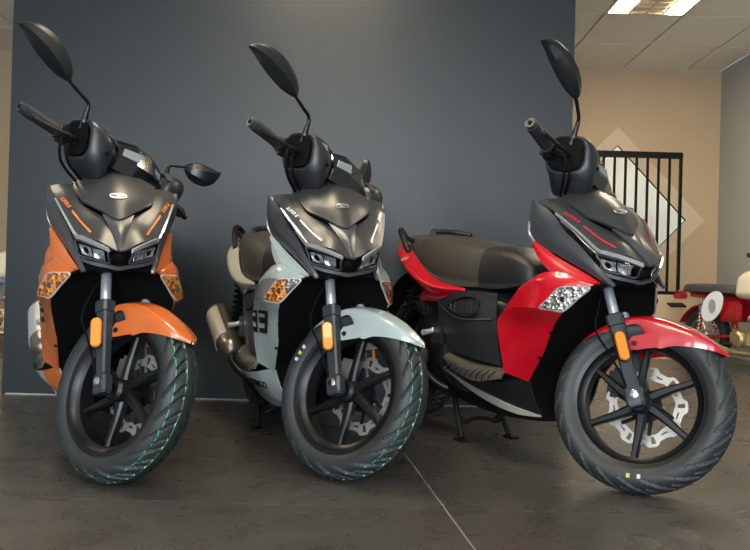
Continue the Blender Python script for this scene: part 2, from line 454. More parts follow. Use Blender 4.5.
_xh = Vector((0.740, 0.575, -0.348)).normalized(); _z0 = ST.to_3x3() @ Vector((0, 0, 1)); _zh = (_z0 - _xh*_z0.dot(_xh)).normalized(); _yh = _zh.cross(_xh)
HB = Matrix(((_xh.x, _yh.x, _zh.x, -0.004), (_xh.y, _yh.y, _zh.y, 0.390), (_xh.z, _yh.z, _zh.z, 0.956), (0, 0, 0, 1))) @ Matrix.Translation((0, -0.370, -0.986))   # handlebar frame

m_matt = mat('matt_grey_plastic', (0.026, 0.028, 0.030), 0.36, noise=0.04, nscale=400, spec=0.55)
m_matt2 = mat('side_cowl_grey', (0.040, 0.043, 0.049), 0.34, noise=0.04, nscale=400, spec=0.55)
m_blackp = mat('black_plastic', (0.005, 0.005, 0.0055), 0.42, noise=0.1, nscale=300, spec=0.35)
m_black_matt = mat('black_matt_plastic', (0.0015, 0.0015, 0.0016), 0.8, spec=0.15)  # deep matt black shared by inner panels, cables and print
m_gloss = mat('black_gloss', (0.006, 0.007, 0.008), 0.08, coat=0.6)
m_slate = mat('dark_slate_plastic', (0.014, 0.016, 0.020), 0.34, noise=0.05, nscale=300)
m_alloy = mat('satin_black_alloy', (0.0045, 0.005, 0.006), 0.36, spec=0.4)
m_fork = mat('fork_grey', (0.036, 0.042, 0.050), 0.32, metal=0.3)
m_chrome = mat('chrome', (0.72, 0.74, 0.77), 0.12, metal=1.0)
m_badge = mat('badge_chrome', (0.42, 0.43, 0.45), 0.3, metal=0.9)
m_forktube = mat('fork_tube_chrome', (0.55, 0.58, 0.62), 0.28, metal=0.7)
m_steel = mat('brushed_disc_steel', (0.38, 0.37, 0.35), 0.38, metal=0.7, noise=0.06, nscale=80)
m_silver = mat('silver_plastic', (0.50, 0.51, 0.53), 0.3, metal=0.4)
m_cream = mat('warm_silver_plastic', (0.52, 0.48, 0.42), 0.3, metal=0.3)
m_brow = mat('brow_silver', (0.40, 0.41, 0.42), 0.22, metal=0.5)
m_amber = mat('amber_reflector', (0.62, 0.20, 0.012), 0.40, coat=0.15, bump=0.4, bscale=500)
m_amber_l = facet_material('amber_lens', (0.16, 0.035, 0.004), (0.80, 0.30, 0.05), 0.15, 0.2)
m_clear_l = facet_material('clear_lens', (0.10, 0.095, 0.09), (0.50, 0.48, 0.46), 0.12, 0.6)
m_lens = mat('headlight_glass', (0.85, 0.88, 0.9), 0.02, trans=1.0, ior=1.12)
m_refl = mat('lamp_reflector', (0.42, 0.43, 0.45), 0.25, metal=0.6, noise=0.7, nscale=60, bump=0.9, bscale=70)
m_vinyl = mat('black_vinyl', (0.009, 0.0095, 0.011), 0.40, bump=0.35, bscale=700)
m_vinyl2 = mat('textured_vinyl', (0.038, 0.034, 0.028), 0.42, bump=0.5, bscale=900)
m_vinyl3 = mat('grey_vinyl', (0.045, 0.046, 0.052), 0.42, bump=0.35, bscale=700)
m_rubber = mat('grip_rubber', (0.016, 0.017, 0.019), 0.6, bump=0.6, bscale=260)
m_foot = mat('footboard_rubber', (0.055, 0.050, 0.040), 0.55, bump=0.6, bscale=200)
m_exh = mat('muffler_metal', (0.20, 0.175, 0.15), 0.34, metal=0.8, noise=0.15, nscale=12)
m_mirror = mat('mirror_glass', (0.8, 0.82, 0.84), 0.03, metal=1.0)
m_mirrorhs = mat('mirror_housing_black', (0.006, 0.0075, 0.009), 0.30, spec=0.5)
m_tyre_g = tyre_material('tyre_green_lines', ((0.315, 0.0030, (0.03, 0.50, 0.33)), (0.455, 0.0026, (0.16, 0.48, 0.24)), (0.69, 0.003, (0.03, 0.48, 0.30))))
m_tyre_p = tyre_material('tyre_plain', ((0.36, 0.0006, (0.05, 0.10, 0.09)),))

def tyre(name, c, parent, material, xf, nth, ns, w=0.056, r=RW, groove=True, rb=0.182):
    """tyre round an x axis with cut sweeping tread grooves"""
    Vv = []; UV = []; F = []
    nper = 22
    rc = r - 0.044
    for i in range(nth):
        th = 2*PI*i/nth
        for j in range(ns):
            v = j/(ns-1); ph = (v-0.5)*2*math.radians(128)
            if abs(ph) <= PI/2:
                x = w*math.sin(ph); rr = rc + 0.044*math.cos(ph)**0.92
            else:
                k = (abs(ph)-PI/2)/math.radians(38)
                x = math.copysign(w*(1-0.30*k**1.5), ph); rr = rc - (rc-rb)*k
            if groove:
                s = abs(ph)/math.radians(84)
                if 0.06 < s < 0.98:
                    side = 0 if ph < 0 else 0.5
                    fr = (th/(2*PI)*nper + side - 1.25*s**1.5) % 1.0
                    d = min(abs(fr-0.5), 1)
                    d1 = 0.0
                    gw = 0.075 + 0.055*s
                    if d < gw and s > 0.16: d1 = min(1.0, (gw-d)/0.04)
                    fr2 = (th/(2*PI)*nper + side + 0.40 - 1.25*s**1.5) % 1.0
                    if abs(fr2-0.5) < 0.06 and 0.10 < s < 0.52: d1 = max(d1, min(1.0, (0.06-abs(fr2-0.5))/0.03))
                    rr -= 0.0110*d1*math.cos(ph*0.8); x -= math.copysign(0.003*d1*abs(math.sin(ph)), ph)
            # low raised rings on the sidewall
            if abs(ph) > math.radians(97) and abs(ph) < math.radians(101): x += math.copysign(0.0014, ph)
            Vv.append((c[0]+x, c[1]+rr*math.cos(th), c[2]+rr*math.sin(th))); UV.append((i/nth, v))
    for i in range(nth):
        i2 = (i+1) % nth
        for j in range(ns-1):
            F.append((i*ns+j, i*ns+j+1, i2*ns+j+1, i2*ns+j))
    return link(name, Vv, F, material, parent, True, xf, uvs=UV, sharp=28)

TYRE_CACHE = {}
def cached(key, fn, material, parent):
    """build a mesh once and share its data between the scooters"""
    if key in TYRE_CACHE:
        src = TYRE_CACHE[key]
        o = bpy.data.objects.new(src.name.split('.')[0], src.data); C.objects.link(o); o.parent = parent
        if src.data.materials[0] is not material:
            o.material_slots[0].link = 'OBJECT'; o.material_slots[0].material = material
        return o
    o = fn(); TYRE_CACHE[key] = o
    return o

def wheel(S, name, c, xf, front, tmat):
    prof = [(-0.036, 0.190), (-0.042, 0.199), (-0.047, 0.197), (-0.043, 0.184), (-0.030, 0.176), (-0.024, 0.164), (0.024, 0.164), (0.030, 0.176), (0.043, 0.184), (0.047, 0.197), (0.042, 0.199), (0.036, 0.190), (0.020, 0.172), (-0.020, 0.172)]
    prof = [(x_, r_*0.985) for x_, r_ in prof]
    rim = cached(name+'rim', lambda: lathe(name, prof, c, m_alloy, S, 96, 0, xf), m_alloy, S)
    cached(name+'tyre', lambda: tyre('tyre', c, rim, tmat, xf, 704 if front else 264, 49 if front else 27), tmat, rim)
    hub = [(-0.045, 0.012), (-0.045, 0.026), (-0.036, 0.034), (0.036, 0.036), (0.05, 0.030), (0.05, 0.012)]
    cached(name+'hub', lambda: lathe('hub', hub, c, m_alloy, rim, 32, 0, xf), m_alloy, rim)
    n = 6
    for k in range(n):
        def mk(k=k):
            a0 = 2*PI*k/n + 0.30
            rings = []
            for t in np.linspace(0, 1, 7):
                rr = 0.024 + t*0.142; a = a0 + 0.34*t - 0.16*t*t
                wd = 0.0160 - 0.0075*t if t < 0.9 else 0.0105
                xd_ = 0.016 - 0.003*t
                er = np.array((0, math.cos(a), math.sin(a))); et = np.array((0, -math.sin(a), math.cos(a))); ex = np.array((1.0, 0, 0))
                ctr = np.array(c) + er*rr
                rings.append([ctr + et*wd*u + ex*xd_*v for u, v in ((-1, -0.6), (-0.55, -1), (0.55, -1), (1, -0.6), (1, 0.6), (0.55, 1), (-0.55, 1), (-1, 0.6))])
            return loft('spoke', rings, 8, 0, m_alloy, rim, xf, sharp=25, curve_ring=False)
        cached(name+'spoke%d' % k, mk, m_alloy, rim)
    def disc():
        seg = 216; rad = [0.084, 0.090, 0.096, 0.102, 0.108, 0.116]; xs = (0.056, 0.060)
        Vv = []; F = []
        R = np.zeros((seg, len(rad)))
        for i in range(seg):
            a = 2*PI*i/seg; lob = (math.sin(a*9))
            for j, r0 in enumerate(rad):
                f = j/(len(rad)-1)
                R[i, j] = r0 + (0.0065*math.tanh(2.5*lob))*f + (0.003*math.sin(a*9+1.2))*(1-f)
        for x in xs:
            for i in range(seg):
                a = 2*PI*i/seg
                for j in range(len(rad)):
                    Vv.append((c[0]+x, c[1]+R[i, j]*math.cos(a), c[2]+R[i, j]*math.sin(a)))
        k = len(rad); N = seg*k
        keep = np.ones((seg, k-1), bool)
        for i in range(seg):
            p = i % 24
            if 3 <= p <= 6: keep[i, 1:4] = False
            if 12 <= p <= 18: keep[i, 2:3] = False
        for i in range(seg):
            i2 = (i+1) % seg
            for j in range(k-1):
                if not keep[i, j]: continue
                a, b, cc, d = i*k+j, i*k+j+1, i2*k+j+1, i2*k+j
                F.append((a, b, cc, d)); F.append((N+a, N+d, N+cc, N+b))
                if j == 0 or not keep[i, j-1]: F.append((a, d, N+d, N+a))
                if j == k-2 or not keep[i, j+1]: F.append((b, N+b, N+cc, cc))
                if not keep[(i-1) % seg, j]: F.append((a, N+a, N+b, b))
                if not keep[i2, j]: F.append((d, cc, N+cc, N+d))
        return link('brake_disc', Vv, F, m_steel, rim, False, xf)
    cached(name+'disc', disc, m_steel, rim)
    def carrier():
        ca = [(0.052, 0.030), (0.056, 0.030), (0.056, 0.050), (0.052, 0.050)]
        return lathe('disc_carrier', ca, c, m_alloy, rim, 32, 0, xf)
    cached(name+'carrier', carrier, m_alloy, rim)
    for k in range(6):
        def mk2(k=k):
            a = 2*PI*k/6
            e = np.array((0, math.cos(a), math.sin(a))); cc = np.array(c) + np.array((0.055, 0, 0))
            e2 = np.array((0, math.cos(a+0.25), math.sin(a+0.25)))
            return tube('disc_arm', [cc+e*0.045, cc+e2*0.088], 0.006, m_alloy, rim, xf, 6)
        cached(name+'arm%d' % k, mk2, m_alloy, rim)
    return rim

def avg(a, b, out=(0, 0, 0), t=0.5):
    return tuple(a[i]*(1-t) + b[i]*t + out[i] for i in range(3))

def make_scooter(loc, rz, label, K):
    S = empty('motor_scooter', (loc[0], loc[1], 0.0), rz, label, 'scooter', 'motor scooters lined up before the dark partition wall')
    col, txt = K['paint'], K['text']
    def both(fn):
        for sd in (1, -1):
            fn(sd)
    def sx(P, sd):
        return [[(p[0]*sd, p[1], p[2]) for p in r] for r in P] if isinstance(P[0][0], (tuple, list)) else [(p[0]*sd, p[1], p[2]) for p in P]
    # ---------------- steered assembly
    fw = wheel(S, 'front_wheel', (0, 0, RW), ST, True, K['tyre'])
    for deg, mk_ in K['dots']:          # maker's paint dots on the right sidewall
        q = []
        for dr, dt in ((-0.006, -1.3), (0.006, -1.3), (0.006, 1.3), (-0.006, 1.3)):
            t_ = math.radians(deg+dt); q.append((-0.0575, (0.216+dr)*math.cos(t_), RW+(0.216+dr)*math.sin(t_)))
        prism('paint_dot', q, (-1, 0, 0), 0.003, mk_, fw, ST)
    # fork legs
    ft = np.array((0, 0.097, 0.485)); fb = np.array((0, 0.0, 0.262)); fd = (ft-fb)/np.linalg.norm(ft-fb); fn_ = np.array((0, fd[2], -fd[1]))
    for sd in (-1, 1):
        X = 0.079*sd
        def sec(t, wx, wy):
            ctr = fb + (ft-fb)*t + np.array((X, 0, 0))
            return [ctr + np.array((1, 0, 0))*wx*u + fn_*wy*v for u, v in ((-1, -0.7), (-0.7, -1), (0.7, -1), (1, -0.7), (1, 0.7), (0.7, 1), (-0.7, 1), (-1, 0.7))]
        leg = loft('fork_leg', [sec(-0.09, 0.014, 0.021), sec(-0.06, 0.017, 0.026), sec(0.12, 0.017, 0.026), sec(0.15, 0.014, 0.019), sec(0.55, 0.015, 0.019), sec(0.60, 0.018, 0.021), sec(0.92, 0.018, 0.021), sec(0.93, 0.022, 0.025), sec(1.06, 0.022, 0.025), sec(1.08, 0.018, 0.020)], 8, 0, m_fork, S, ST, curve_ring=False, sharp=30)
        p1 = ft + (ft-fb)*0.05; p2 = ft + (ft-fb)*1.2
        tube('fork_tube', [p1+np.array((X, 0, 0)), p2+np.array((X, 0, 0))], 0.0155, m_forktube, leg, ST, 20)
        bc = fb + (ft-fb)*0.05 + np.array((X + sd*0.021, -0.004, 0))
        lathe('axle_bolt', [(-0.006, 0.0), (-0.006, 0.013), (0.004, 0.013), (0.006, 0.009), (0.006, 0.0)] if sd > 0 else [(0.006, 0.0), (0.006, 0.013), (-0.004, 0.013), (-0.006, 0.009), (-0.006, 0.0)], bc, m_chrome, leg, 12, 0, ST, closed=False)
        # amber reflector on a bracket outside the leg
        rc = np.array((sd*0.113, 0.056, 0.405)); ring = []
        for z in (-0.043, -0.041, 0.0, 0.0, 0.0): pass
        def cap(off, k):
            pts = []
            for i in range(24):
                a = 2*PI*i/24
                yy = 0.0155*k*math.cos(a); zz = 0.0155*k*math.sin(a) + math.copysign(0.029, math.sin(a))
                q = np.array((off, 0, 0)) + fn_*yy + fd*zz
                pts.append(rc + q)
            return pts
        # turned to face forwards and outwards
        R45 = Matrix.Translation(Vector(rc)) @ Matrix.Rotation(-sd*0.65, 4, Vector(fd)) @ Matrix.Translation(-Vector(rc))
        rf = loft('reflector', [cap(-sd*0.004, 1), cap(sd*0.005, 1), cap(sd*0.008, 0.8)], 24, 0, m_amber, S, ST @ R45, curve_ring=False)
        rf['label'] = 'amber fork reflector'
        loft('reflector_base', [cap(-sd*0.009, 1.12), cap(-sd*0.003, 1.12)], 24, 0, m_blackp, rf, ST @ R45, curve_ring=False)
        tube('bracket', [rc + np.array((-sd*0.006, 0, 0)), np.array((X, 0.056, 0.405))], 0.009, m_blackp, rf, ST, 8)
    # brake caliper
    box('brake_caliper', (0.042, 0.055, 0.275), (0.088, 0.125, 0.365), m_steel if K['name'] != 'r' else m_alloy, S, 0.012, xf=ST)
    # speed sensor cable on the right leg
    tube('sensor_cable', [(-0.088, 0.02, 0.27), (-0.098, 0.045, 0.32), (-0.108, 0.10, 0.39), (-0.115, 0.14, 0.44), (-0.10, 0.15, 0.52), (-0.06, 0.16, 0.60)], 0.0035, m_black_matt, S, ST, 6, 24)
    # front fender: a ridged blade over the tyre with side plates reaching to the fork screws
    def fsec(y, wd, zb, zs, zc):
        zs += 0.005; zc += 0.007
        return [(-wd*0.97, y, zb), (-wd, y, zb*0.45+zs*0.55), (-wd*0.93, y, zs), (-wd*0.55, y, zs*0.45+zc*0.55), (-wd*0.2, y, zs*0.1+zc*0.9), (0, y, zc), (wd*0.2, y, zs*0.1+zc*0.9), (wd*0.55, y, zs*0.45+zc*0.55), (wd*0.93, y, zs), (wd, y, zb*0.45+zs*0.55), (wd*0.97, y, zb)]
    rows = [fsec(-0.216, 0.005, 0.4375, 0.4400, 0.441), fsec(-0.185, 0.044, 0.4405, 0.4560, 0.464), fsec(-0.130, 0.061, 0.441, 0.477, 0.494), fsec(-0.075, 0.064, 0.436, 0.492, 0.513), fsec(-0.025, 0.0665, 0.424, 0.502, 0.522), fsec(0.030, 0.0665, 0.484, 0.504, 0.522), fsec(0.080, 0.064, 0.472, 0.492, 0.510), fsec(0.140, 0.054, 0.442, 0.463, 0.480), fsec(0.200, 0.038, 0.398, 0.414, 0.428), fsec(0.238, 0.014, 0.356, 0.364, 0.372)]
    fend = patch('front_fender', rows, 41, 40, 0.003, col, S, ref=(0, 0, 0.36), xf=ST, sharp=30)
    for sd in (-1, 1):
        pl = [(sd*0.0672, -0.035, 0.426), (sd*0.0672, 0.020, 0.410), (sd*0.0672, 0.046, 0.404), (sd*0.0672, 0.054, 0.422), (sd*0.0672, 0.046, 0.446), (sd*0.0672, -0.010, 0.467), (sd*0.0672, -0.035, 0.470)]
        prism('fender_stay', pl, (sd, 0, 0), 0.004, col, fend, ST)
        lathe('fender_screw', [(0.0, 0.0), (0.0, 0.008), (0.004*sd, 0.007), (0.005*sd, 0.0)], (sd*0.0676, 0.034, 0.427), m_blackp, fend, 14, 0, ST, closed=False)
    # handlebar
    bar = tube('handlebar', [(-0.372, 0.370, 0.986), (-0.2, 0.343, 0.978), (0, 0.33, 0.965), (0.2, 0.343, 0.978), (0.372, 0.370, 0.986)], 0.011, m_alloy, S, HB, 12, 30)
    for sd in (-1, 1):
        a = np.array((sd*0.366, 0.370, 0.986)); b = np.array((sd*0.245, 0.350, 0.980)); d = (b-a)/np.linalg.norm(b-a)
        g = tube('grip', [a+d*0.008, a+d*0.014, b], [0.0200, 0.0205, 0.0190, 0.0190], m_rubber, bar, HB, 20)
        tube('grip_flange', [b-d*0.004, b+d*0.004], 0.025, m_rubber, bar, HB, 20)
        tube('bar_end', [a-d*0.007, a+d*0.01], 0.0165, m_fork, bar, HB, 18)
        tube('bar_end_screw', [a-d*0.010, a-d*0.006], 0.007, m_black_matt, bar, HB, 12)
        # switch pod
        rot = Matrix.Rotation(sd*0.17, 3, 'Z')
        box('switch_pod', (sd*0.212-0.030, 0.322, 0.952), (sd*0.212+0.030, 0.372, 1.008), m_blackp, bar, 0.010, rot, HB)
        box('switch_button', (sd*0.215-0.008, 0.316, 0.972), (sd*0.215+0.008, 0.326, 0.985), m_slate, bar, 0.003, rot, HB)
        box('lever_clamp', (sd*0.196-0.017, 0.285, 0.955), (sd*0.196+0.017, 0.335, 0.992), m_alloy, bar, 0.008, rot, HB)
        tube('brake_lever', [(sd*0.195, 0.293, 0.970), (sd*0.235, 0.283, 0.966), (sd*0.30, 0.305, 0.962), (sd*0.352, 0.328, 0.964)], [0.008, 0.007, 0.006, 0.0065, 0.009], m_alloy, bar, HB, 10, 20)
    # handlebar cover: right and left halves of one shell, open towards the grips
    def hring(x, yc, zc, ry, rz, tilt=0.0, n=14):
        pts = []
        for i in range(n):
            a = 2*PI*i/n; cy_, sz = math.cos(a), math.sin(a)
            k = 1.0/max(abs(cy_)**3.4 + abs(sz)**3.4, 1e-6)**(1/3.4)
            pts.append((x + tilt*sz*k, yc + ry*cy_*k, zc + rz*sz*k))
        return pts
    cov = loft('handlebar_cover', [hring(-0.186, 0.300, 0.975, 0.044, 0.042, -0.012), hring(-0.206, 0.296, 0.975, 0.060, 0.056, -0.015), hring(-0.194, 0.288, 0.972, 0.072, 0.066, -0.012), hring(-0.16, 0.280, 0.962, 0.076, 0.072), hring(-0.125, 0.284, 0.946, 0.072, 0.074), hring(-0.10, 0.300, 0.935, 0.058, 0.062), hring(-0.05, 0.31, 0.935, 0.055, 0.036), hring(0.05, 0.31, 0.935, 0.055, 0.036), hring(0.10, 0.300, 0.945, 0.060, 0.048), hring(0.125, 0.282, 0.958, 0.076, 0.064), hring(0.16, 0.280, 0.968, 0.078, 0.070), hring(0.194, 0.288, 0.972, 0.072, 0.066, 0.012), hring(0.206, 0.296, 0.975, 0.060, 0.056, 0.015), hring(0.186, 0.300, 0.975, 0.044, 0.042, 0.012)], 28, 70, m_slate, S, HB, sharp=40)
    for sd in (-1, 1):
        loft('cover_recess_shade', [hring(sd*0.190, 0.298, 0.975, 0.047, 0.045, sd*0.012), hring(sd*0.2085, 0.296, 0.975, 0.052, 0.049, sd*0.015)], 24, 0, m_black_matt, cov, HB)  # black plug paints the shade inside the cover's open end
        patch('cover_cap', [[(sd*0.115, 0.212, 1.000), (sd*0.155, 0.208, 1.010), (sd*0.192, 0.220, 1.008)], [(sd*0.115, 0.245, 1.024), (sd*0.155, 0.245, 1.040), (sd*0.197, 0.255, 1.034)], [(sd*0.115, 0.305, 1.028), (sd*0.155, 0.310, 1.042), (sd*0.199, 0.315, 1.036)]], 12, 10, 0.004, m_matt2, cov, (0, 0.3, 0.9), HB)
        tube('cover_screw', [(sd*0.155, 0.208, 0.955), (sd*0.155, 0.199, 0.955)], 0.007, m_black_matt, cov, HB, 10)
    # steering neck below the cover
    def nring(z, hw, y0, y1):
        return [(-hw, y0+0.02, z), (-hw*0.6, y0, z), (hw*0.6, y0, z), (hw, y0+0.02, z), (hw, y1, z), (-hw, y1, z)]
    loft('steering_neck', [nring(0.945, 0.140, 0.270, 0.34), nring(0.91, 0.125, 0.282, 0.35), nring(0.87, 0.110, 0.280, 0.35), nring(0.83, 0.10, 0.275, 0.345)], 6, 0, m_matt2, S, HB, curve_ring=False, sharp=20)
    # instrument cluster: black glossy faceted binnacle
    def cring(x, y0, y1, z0, z1):
        return [(x, y0, z0), (x, y0-0.006, (z0*0.6+z1*0.4)), (x, y0+0.022, z1-0.012), (x, y0+0.040, z1), (x, y1, z1-0.006), (x, y1+0.01, z0)]
    cl = loft('instrument_cluster', [cring(-0.116, 0.250, 0.33, 0.940, 1.000), cring(-0.098, 0.222, 0.34, 0.932, 1.032), cring(-0.035, 0.202, 0.35, 0.930, 1.048), cring(0.035, 0.202, 0.35, 0.930, 1.048), cring(0.098, 0.222, 0.34, 0.932, 1.036), cring(0.120, 0.250, 0.33, 0.940, 1.005)], 6, 0, m_gloss, S, HB, curve_ring=False, sharp=15)
    m_cluster_refl = mat('cluster_window_reflection', (0.16, 0.19, 0.22), 0.12, coat=0.5)  # pale blue colour paints the reflection on the clear cluster facets
    prism('cluster_window_reflection', [(-0.088, 0.2165, 0.985), (-0.030, 0.1985, 0.988), (-0.028, 0.2105, 1.020), (-0.080, 0.2265, 1.012)], (-0.2, -0.93, 0.3), 0.002, m_cluster_refl, cl, HB)
    prism('cluster_window_reflection', [(0.055, 0.2055, 0.975), (0.090, 0.2155, 0.975), (0.088, 0.2275, 1.008), (0.055, 0.2175, 1.010)], (0.25, -0.93, 0.3), 0.002, m_cluster_refl, cl, HB)
    # control cables between bars and nose
    tube('throttle_cable', [(-0.215, 0.30, 0.955), (-0.245, 0.27, 0.925), (-0.225, 0.262, 0.885), (-0.16, 0.285, 0.872), (-0.10, 0.30, 0.86)], 0.0045, m_black_matt, S, HB, 8, 24)
    tube('brake_hose', [(-0.235, 0.31, 0.965), (-0.268, 0.275, 0.935), (-0.240, 0.275, 0.88), (-0.15, 0.30, 0.858), (-0.09, 0.31, 0.85)], 0.0045, m_black_matt, S, HB, 8, 24)
    # mirrors
    def mirror(base, elbow, foot, axis, face, L, W, D):
        """stem from base over elbow to foot; housing from foot along axis, glass looking along -face"""
        ax = np.array(axis, float); ax /= np.linalg.norm(ax); fc = np.array(face, float); fc -= ax*fc.dot(ax); fc /= np.linalg.norm(fc); sd_ = np.cross(ax, fc)
        f0 = np.array(foot, float)
        root = tube('mirror', [base, avg(base, elbow, t=0.5), elbow, avg(elbow, foot, t=0.5), tuple(f0+ax*0.01)], [0.010, 0.0095, 0.006, 0.006, 0.006], m_alloy, S, None, 12, 28)
        tube('stem_nut', [np.array(base), np.array(base)*0.62+np.array(elbow)*0.38], [0.0125, 0.0115, 0.0095], m_fork, root, None, 12)
        rings = []
        for t, a, b, dd, sh in ((0.0, 0.008, 0.010, 0.010, 0.002), (0.06, 0.018, 0.022, 0.018, 0.004), (0.20, 0.034, 0.038, 0.030, 0.008), (0.42, 0.042, 0.048, 0.036, 0.010), (0.65, 0.037, 0.050, 0.032, 0.006), (0.85, 0.022, 0.040, 0.022, -0.004), (0.97, 0.008, 0.020, 0.012, -0.016), (1.0, 0.004, 0.006, 0.006, -0.020)):
            c0 = f0 + ax*L*t + sd_*sh*(W/0.045)
            k = W/0.045; a *= k; b *= k; dd *= D/0.036
            rings.append([tuple(c0 - sd_*a - fc*0.004), tuple(c0 - sd_*a*0.75 + fc*dd*0.45), tuple(c0 - sd_*a*0.1 + fc*dd), tuple(c0 + sd_*b*0.55 + fc*dd*0.78), tuple(c0 + sd_*b - fc*0.0), tuple(c0 + sd_*b*0.96 - fc*0.007), tuple(c0 - sd_*a*0.96 - fc*0.008)])
        hs = loft('mirror_housing', rings, 7, 40, m_mirrorhs, root, None, curve_ring=False, sharp=26)
        gl = [[tuple(np.array(r[6]) + (np.array(r[5])-np.array(r[6]))*u + np.array(r[6])*0 - fc*0.0015) for u in (0.06, 0.5, 0.94)] for r in rings[1:-1]]
        patch('mirror_glass', gl, 8, 16, 0.001, m_mirror, root, tuple(f0+ax*L*0.5 + fc*0.1))
        return root
    st3 = ST.to_3x3()
    mirror((-0.101, 0.206, 1.040), (-0.088, 0.190, 1.118), (-0.146, 0.128, 1.168), K['mir_axis'], (0.10, -1.0, -0.12), 0.205, 0.038, 0.036)
    lm = K['left_mirror']
    mirror(*lm)
    # ---------------- front fairing
    nose_rows = sym([[(-0.124, 0.240, 0.880), (-0.070, 0.246, 0.908), (0, 0.245, 0.924)],
                     [(-0.120, 0.185, 0.852), (-0.062, 0.172, 0.874), (0, 0.165, 0.886)],
                     [(-0.112, 0.150, 0.832), (-0.055, 0.112, 0.830), (0, 0.095, 0.832)],
                     [(-0.102, 0.122, 0.813), (-0.050, 0.074, 0.783), (0, 0.036, 0.758)]])
    nose = patch('nose_panel', nose_rows, 41, 24, 0.009, m_matt, S, (0, 0.3, 0.7))
    up_e = [(-0.122, 0.243, 0.873), (-0.114, 0.180, 0.843), (-0.102, 0.126, 0.804), (-0.055, 0.088, 0.772), (-0.026, 0.066, 0.755), (0, 0.050, 0.745)]
    lo_e = [(-0.192, 0.264, 0.864), (-0.172, 0.183, 0.824), (-0.145, 0.108, 0.765), (-0.113, 0.042, 0.710), (-0.060, -0.022, 0.690), (0, -0.042, 0.662)]
    md_e = [avg(a, b, (-0.002 if a[0] < 0 else 0, -0.003, 0.003)) for a, b in zip(up_e, lo_e)]
    cowl = patch('headlight_cowl', sym([up_e, md_e, lo_e]), 61, 12, 0.006, m_matt, S, (0, 0.3, 0.65))
    patch('nose_ridge', sym([[(-0.046, 0.070, 0.774), (0, 0.050, 0.762)], [(-0.024, 0.012, 0.722), (0, -0.006, 0.718)], [(-0.006, -0.044, 0.667), (0, -0.048, 0.662)]]), 9, 14, 0.006, m_matt2, cowl, (0, 0.3, 0.65), sharp=20)
    # windscreen-edge trim strips beside the nose panel
    def trims(sd):
        outer = [(-0.197, 0.272, 0.868), (-0.199, 0.278, 0.800), (-0.181, 0.270, 0.738), (-0.150, 0.190, 0.690), (-0.122, 0.090, 0.640), (-0.100, 0.010, 0.597)]
        inner = [(-0.186, 0.250, 0.860), (-0.172, 0.188, 0.812), (-0.156, 0.160, 0.766), (-0.136, 0.118, 0.726), (-0.114, 0.056, 0.662), (-0.090, -0.002, 0.604)]
        mid = [avg(a, b, (-0.007, -0.007, 0.0)) for a, b in zip(outer, inner)]
        patch('side_cowl', sx([outer, mid, inner], sd), 36, 10, 0.006, m_matt2, S, (0, 0.35, 0.70))
        # dark triangular inner fin behind the cowl
        patch('inner_fin', sx([[(-0.199, 0.278, 0.800), (-0.194, 0.290, 0.765), (-0.181, 0.276, 0.736)], [(-0.190, 0.300, 0.800), (-0.185, 0.305, 0.76), (-0.176, 0.290, 0.730)]], sd), 10, 4, 0.004, m_silver, S, (0, 0.2, 0.76))
        # running-light strip
        dl = patch('running_light', sx([[(-0.171, 0.182, 0.815), (-0.150, 0.128, 0.774), (-0.131, 0.080, 0.735), (-0.113, 0.048, 0.703)], [(-0.170, 0.192, 0.806), (-0.153, 0.166, 0.765), (-0.135, 0.128, 0.727), (-0.116, 0.072, 0.690)]], sd), 20, 6, 0.004, m_gloss, S, (0, 0.35, 0.70))
        tube('light_strip', sx([(-0.163, 0.168, 0.797), (-0.146, 0.126, 0.762), (-0.131, 0.092, 0.727), (-0.116, 0.056, 0.696)], sd), 0.0024, m_brow, dl, None, 6, 20)
        # silver brow over the lamp
        br = [(-0.174, 0.180, 0.822), (-0.147, 0.106, 0.764), (-0.119, 0.047, 0.711), (-0.105, 0.028, 0.704), (-0.070, -0.015, 0.688), (-0.032, -0.050, 0.668)]
        b2 = [(p[0]+0.002, p[1]+0.002, p[2]-h) for p, h in zip(br, (0.005, 0.006, 0.009, 0.011, 0.011, 0.010))]
        patch('headlight_brow', sx([br, b2], sd), 30, 4, 0.006, m_brow, S, (0, 0.3, 0.72), offset=0.004)
        # lamp: housing, reflector cells, glass
        hl = patch('headlight', sx([[(-0.119, 0.066, 0.690), (-0.085, 0.030, 0.674), (-0.034, -0.008, 0.656)], [(-0.104, 0.056, 0.645), (-0.070, 0.030, 0.636), (-0.026, 0.006, 0.624)]], sd), 16, 6, 0.01, m_black_matt, S, (0, 0.3, 0.66))
        for q in range(2):
            u0, u1 = 0.06+0.46*q, 0.48+0.46*q
            def L(u, v, d):
                t = np.array((-0.113, 0.050, 0.684))*(1-u) + np.array((-0.040, -0.026, 0.662))*u
                b = np.array((-0.103, 0.044, 0.650))*(1-u) + np.array((-0.034, -0.008, 0.630))*u
                p = t*(1-v) + b*v; return tuple(p + np.array((0.25, 0.95, 0))*d)
            patch('lamp_reflector', sx([[L(u0, 0.08, 0.001), L((u0+u1)/2, 0.06, 0.008), L(u1, 0.08, 0.001)], [L(u0, 0.5, 0.006), L((u0+u1)/2, 0.5, 0.013), L(u1, 0.5, 0.006)], [L(u0, 0.92, 0.001), L((u0+u1)/2, 0.94, 0.008), L(u1, 0.92, 0.001)]], sd), 10, 8, 0.002, m_refl, hl, (0, -0.5, 0.66))
        patch('lens', sx([[(-0.116, 0.050, 0.690), (-0.080, 0.004, 0.676), (-0.038, -0.036, 0.661)], [(-0.112, 0.040, 0.670), (-0.075, -0.004, 0.657), (-0.034, -0.032, 0.645)], [(-0.105, 0.042, 0.648), (-0.070, 0.008, 0.637), (-0.030, -0.012, 0.628)]], sd), 16, 8, 0.0025, m_lens, hl, (0, 0.3, 0.66))
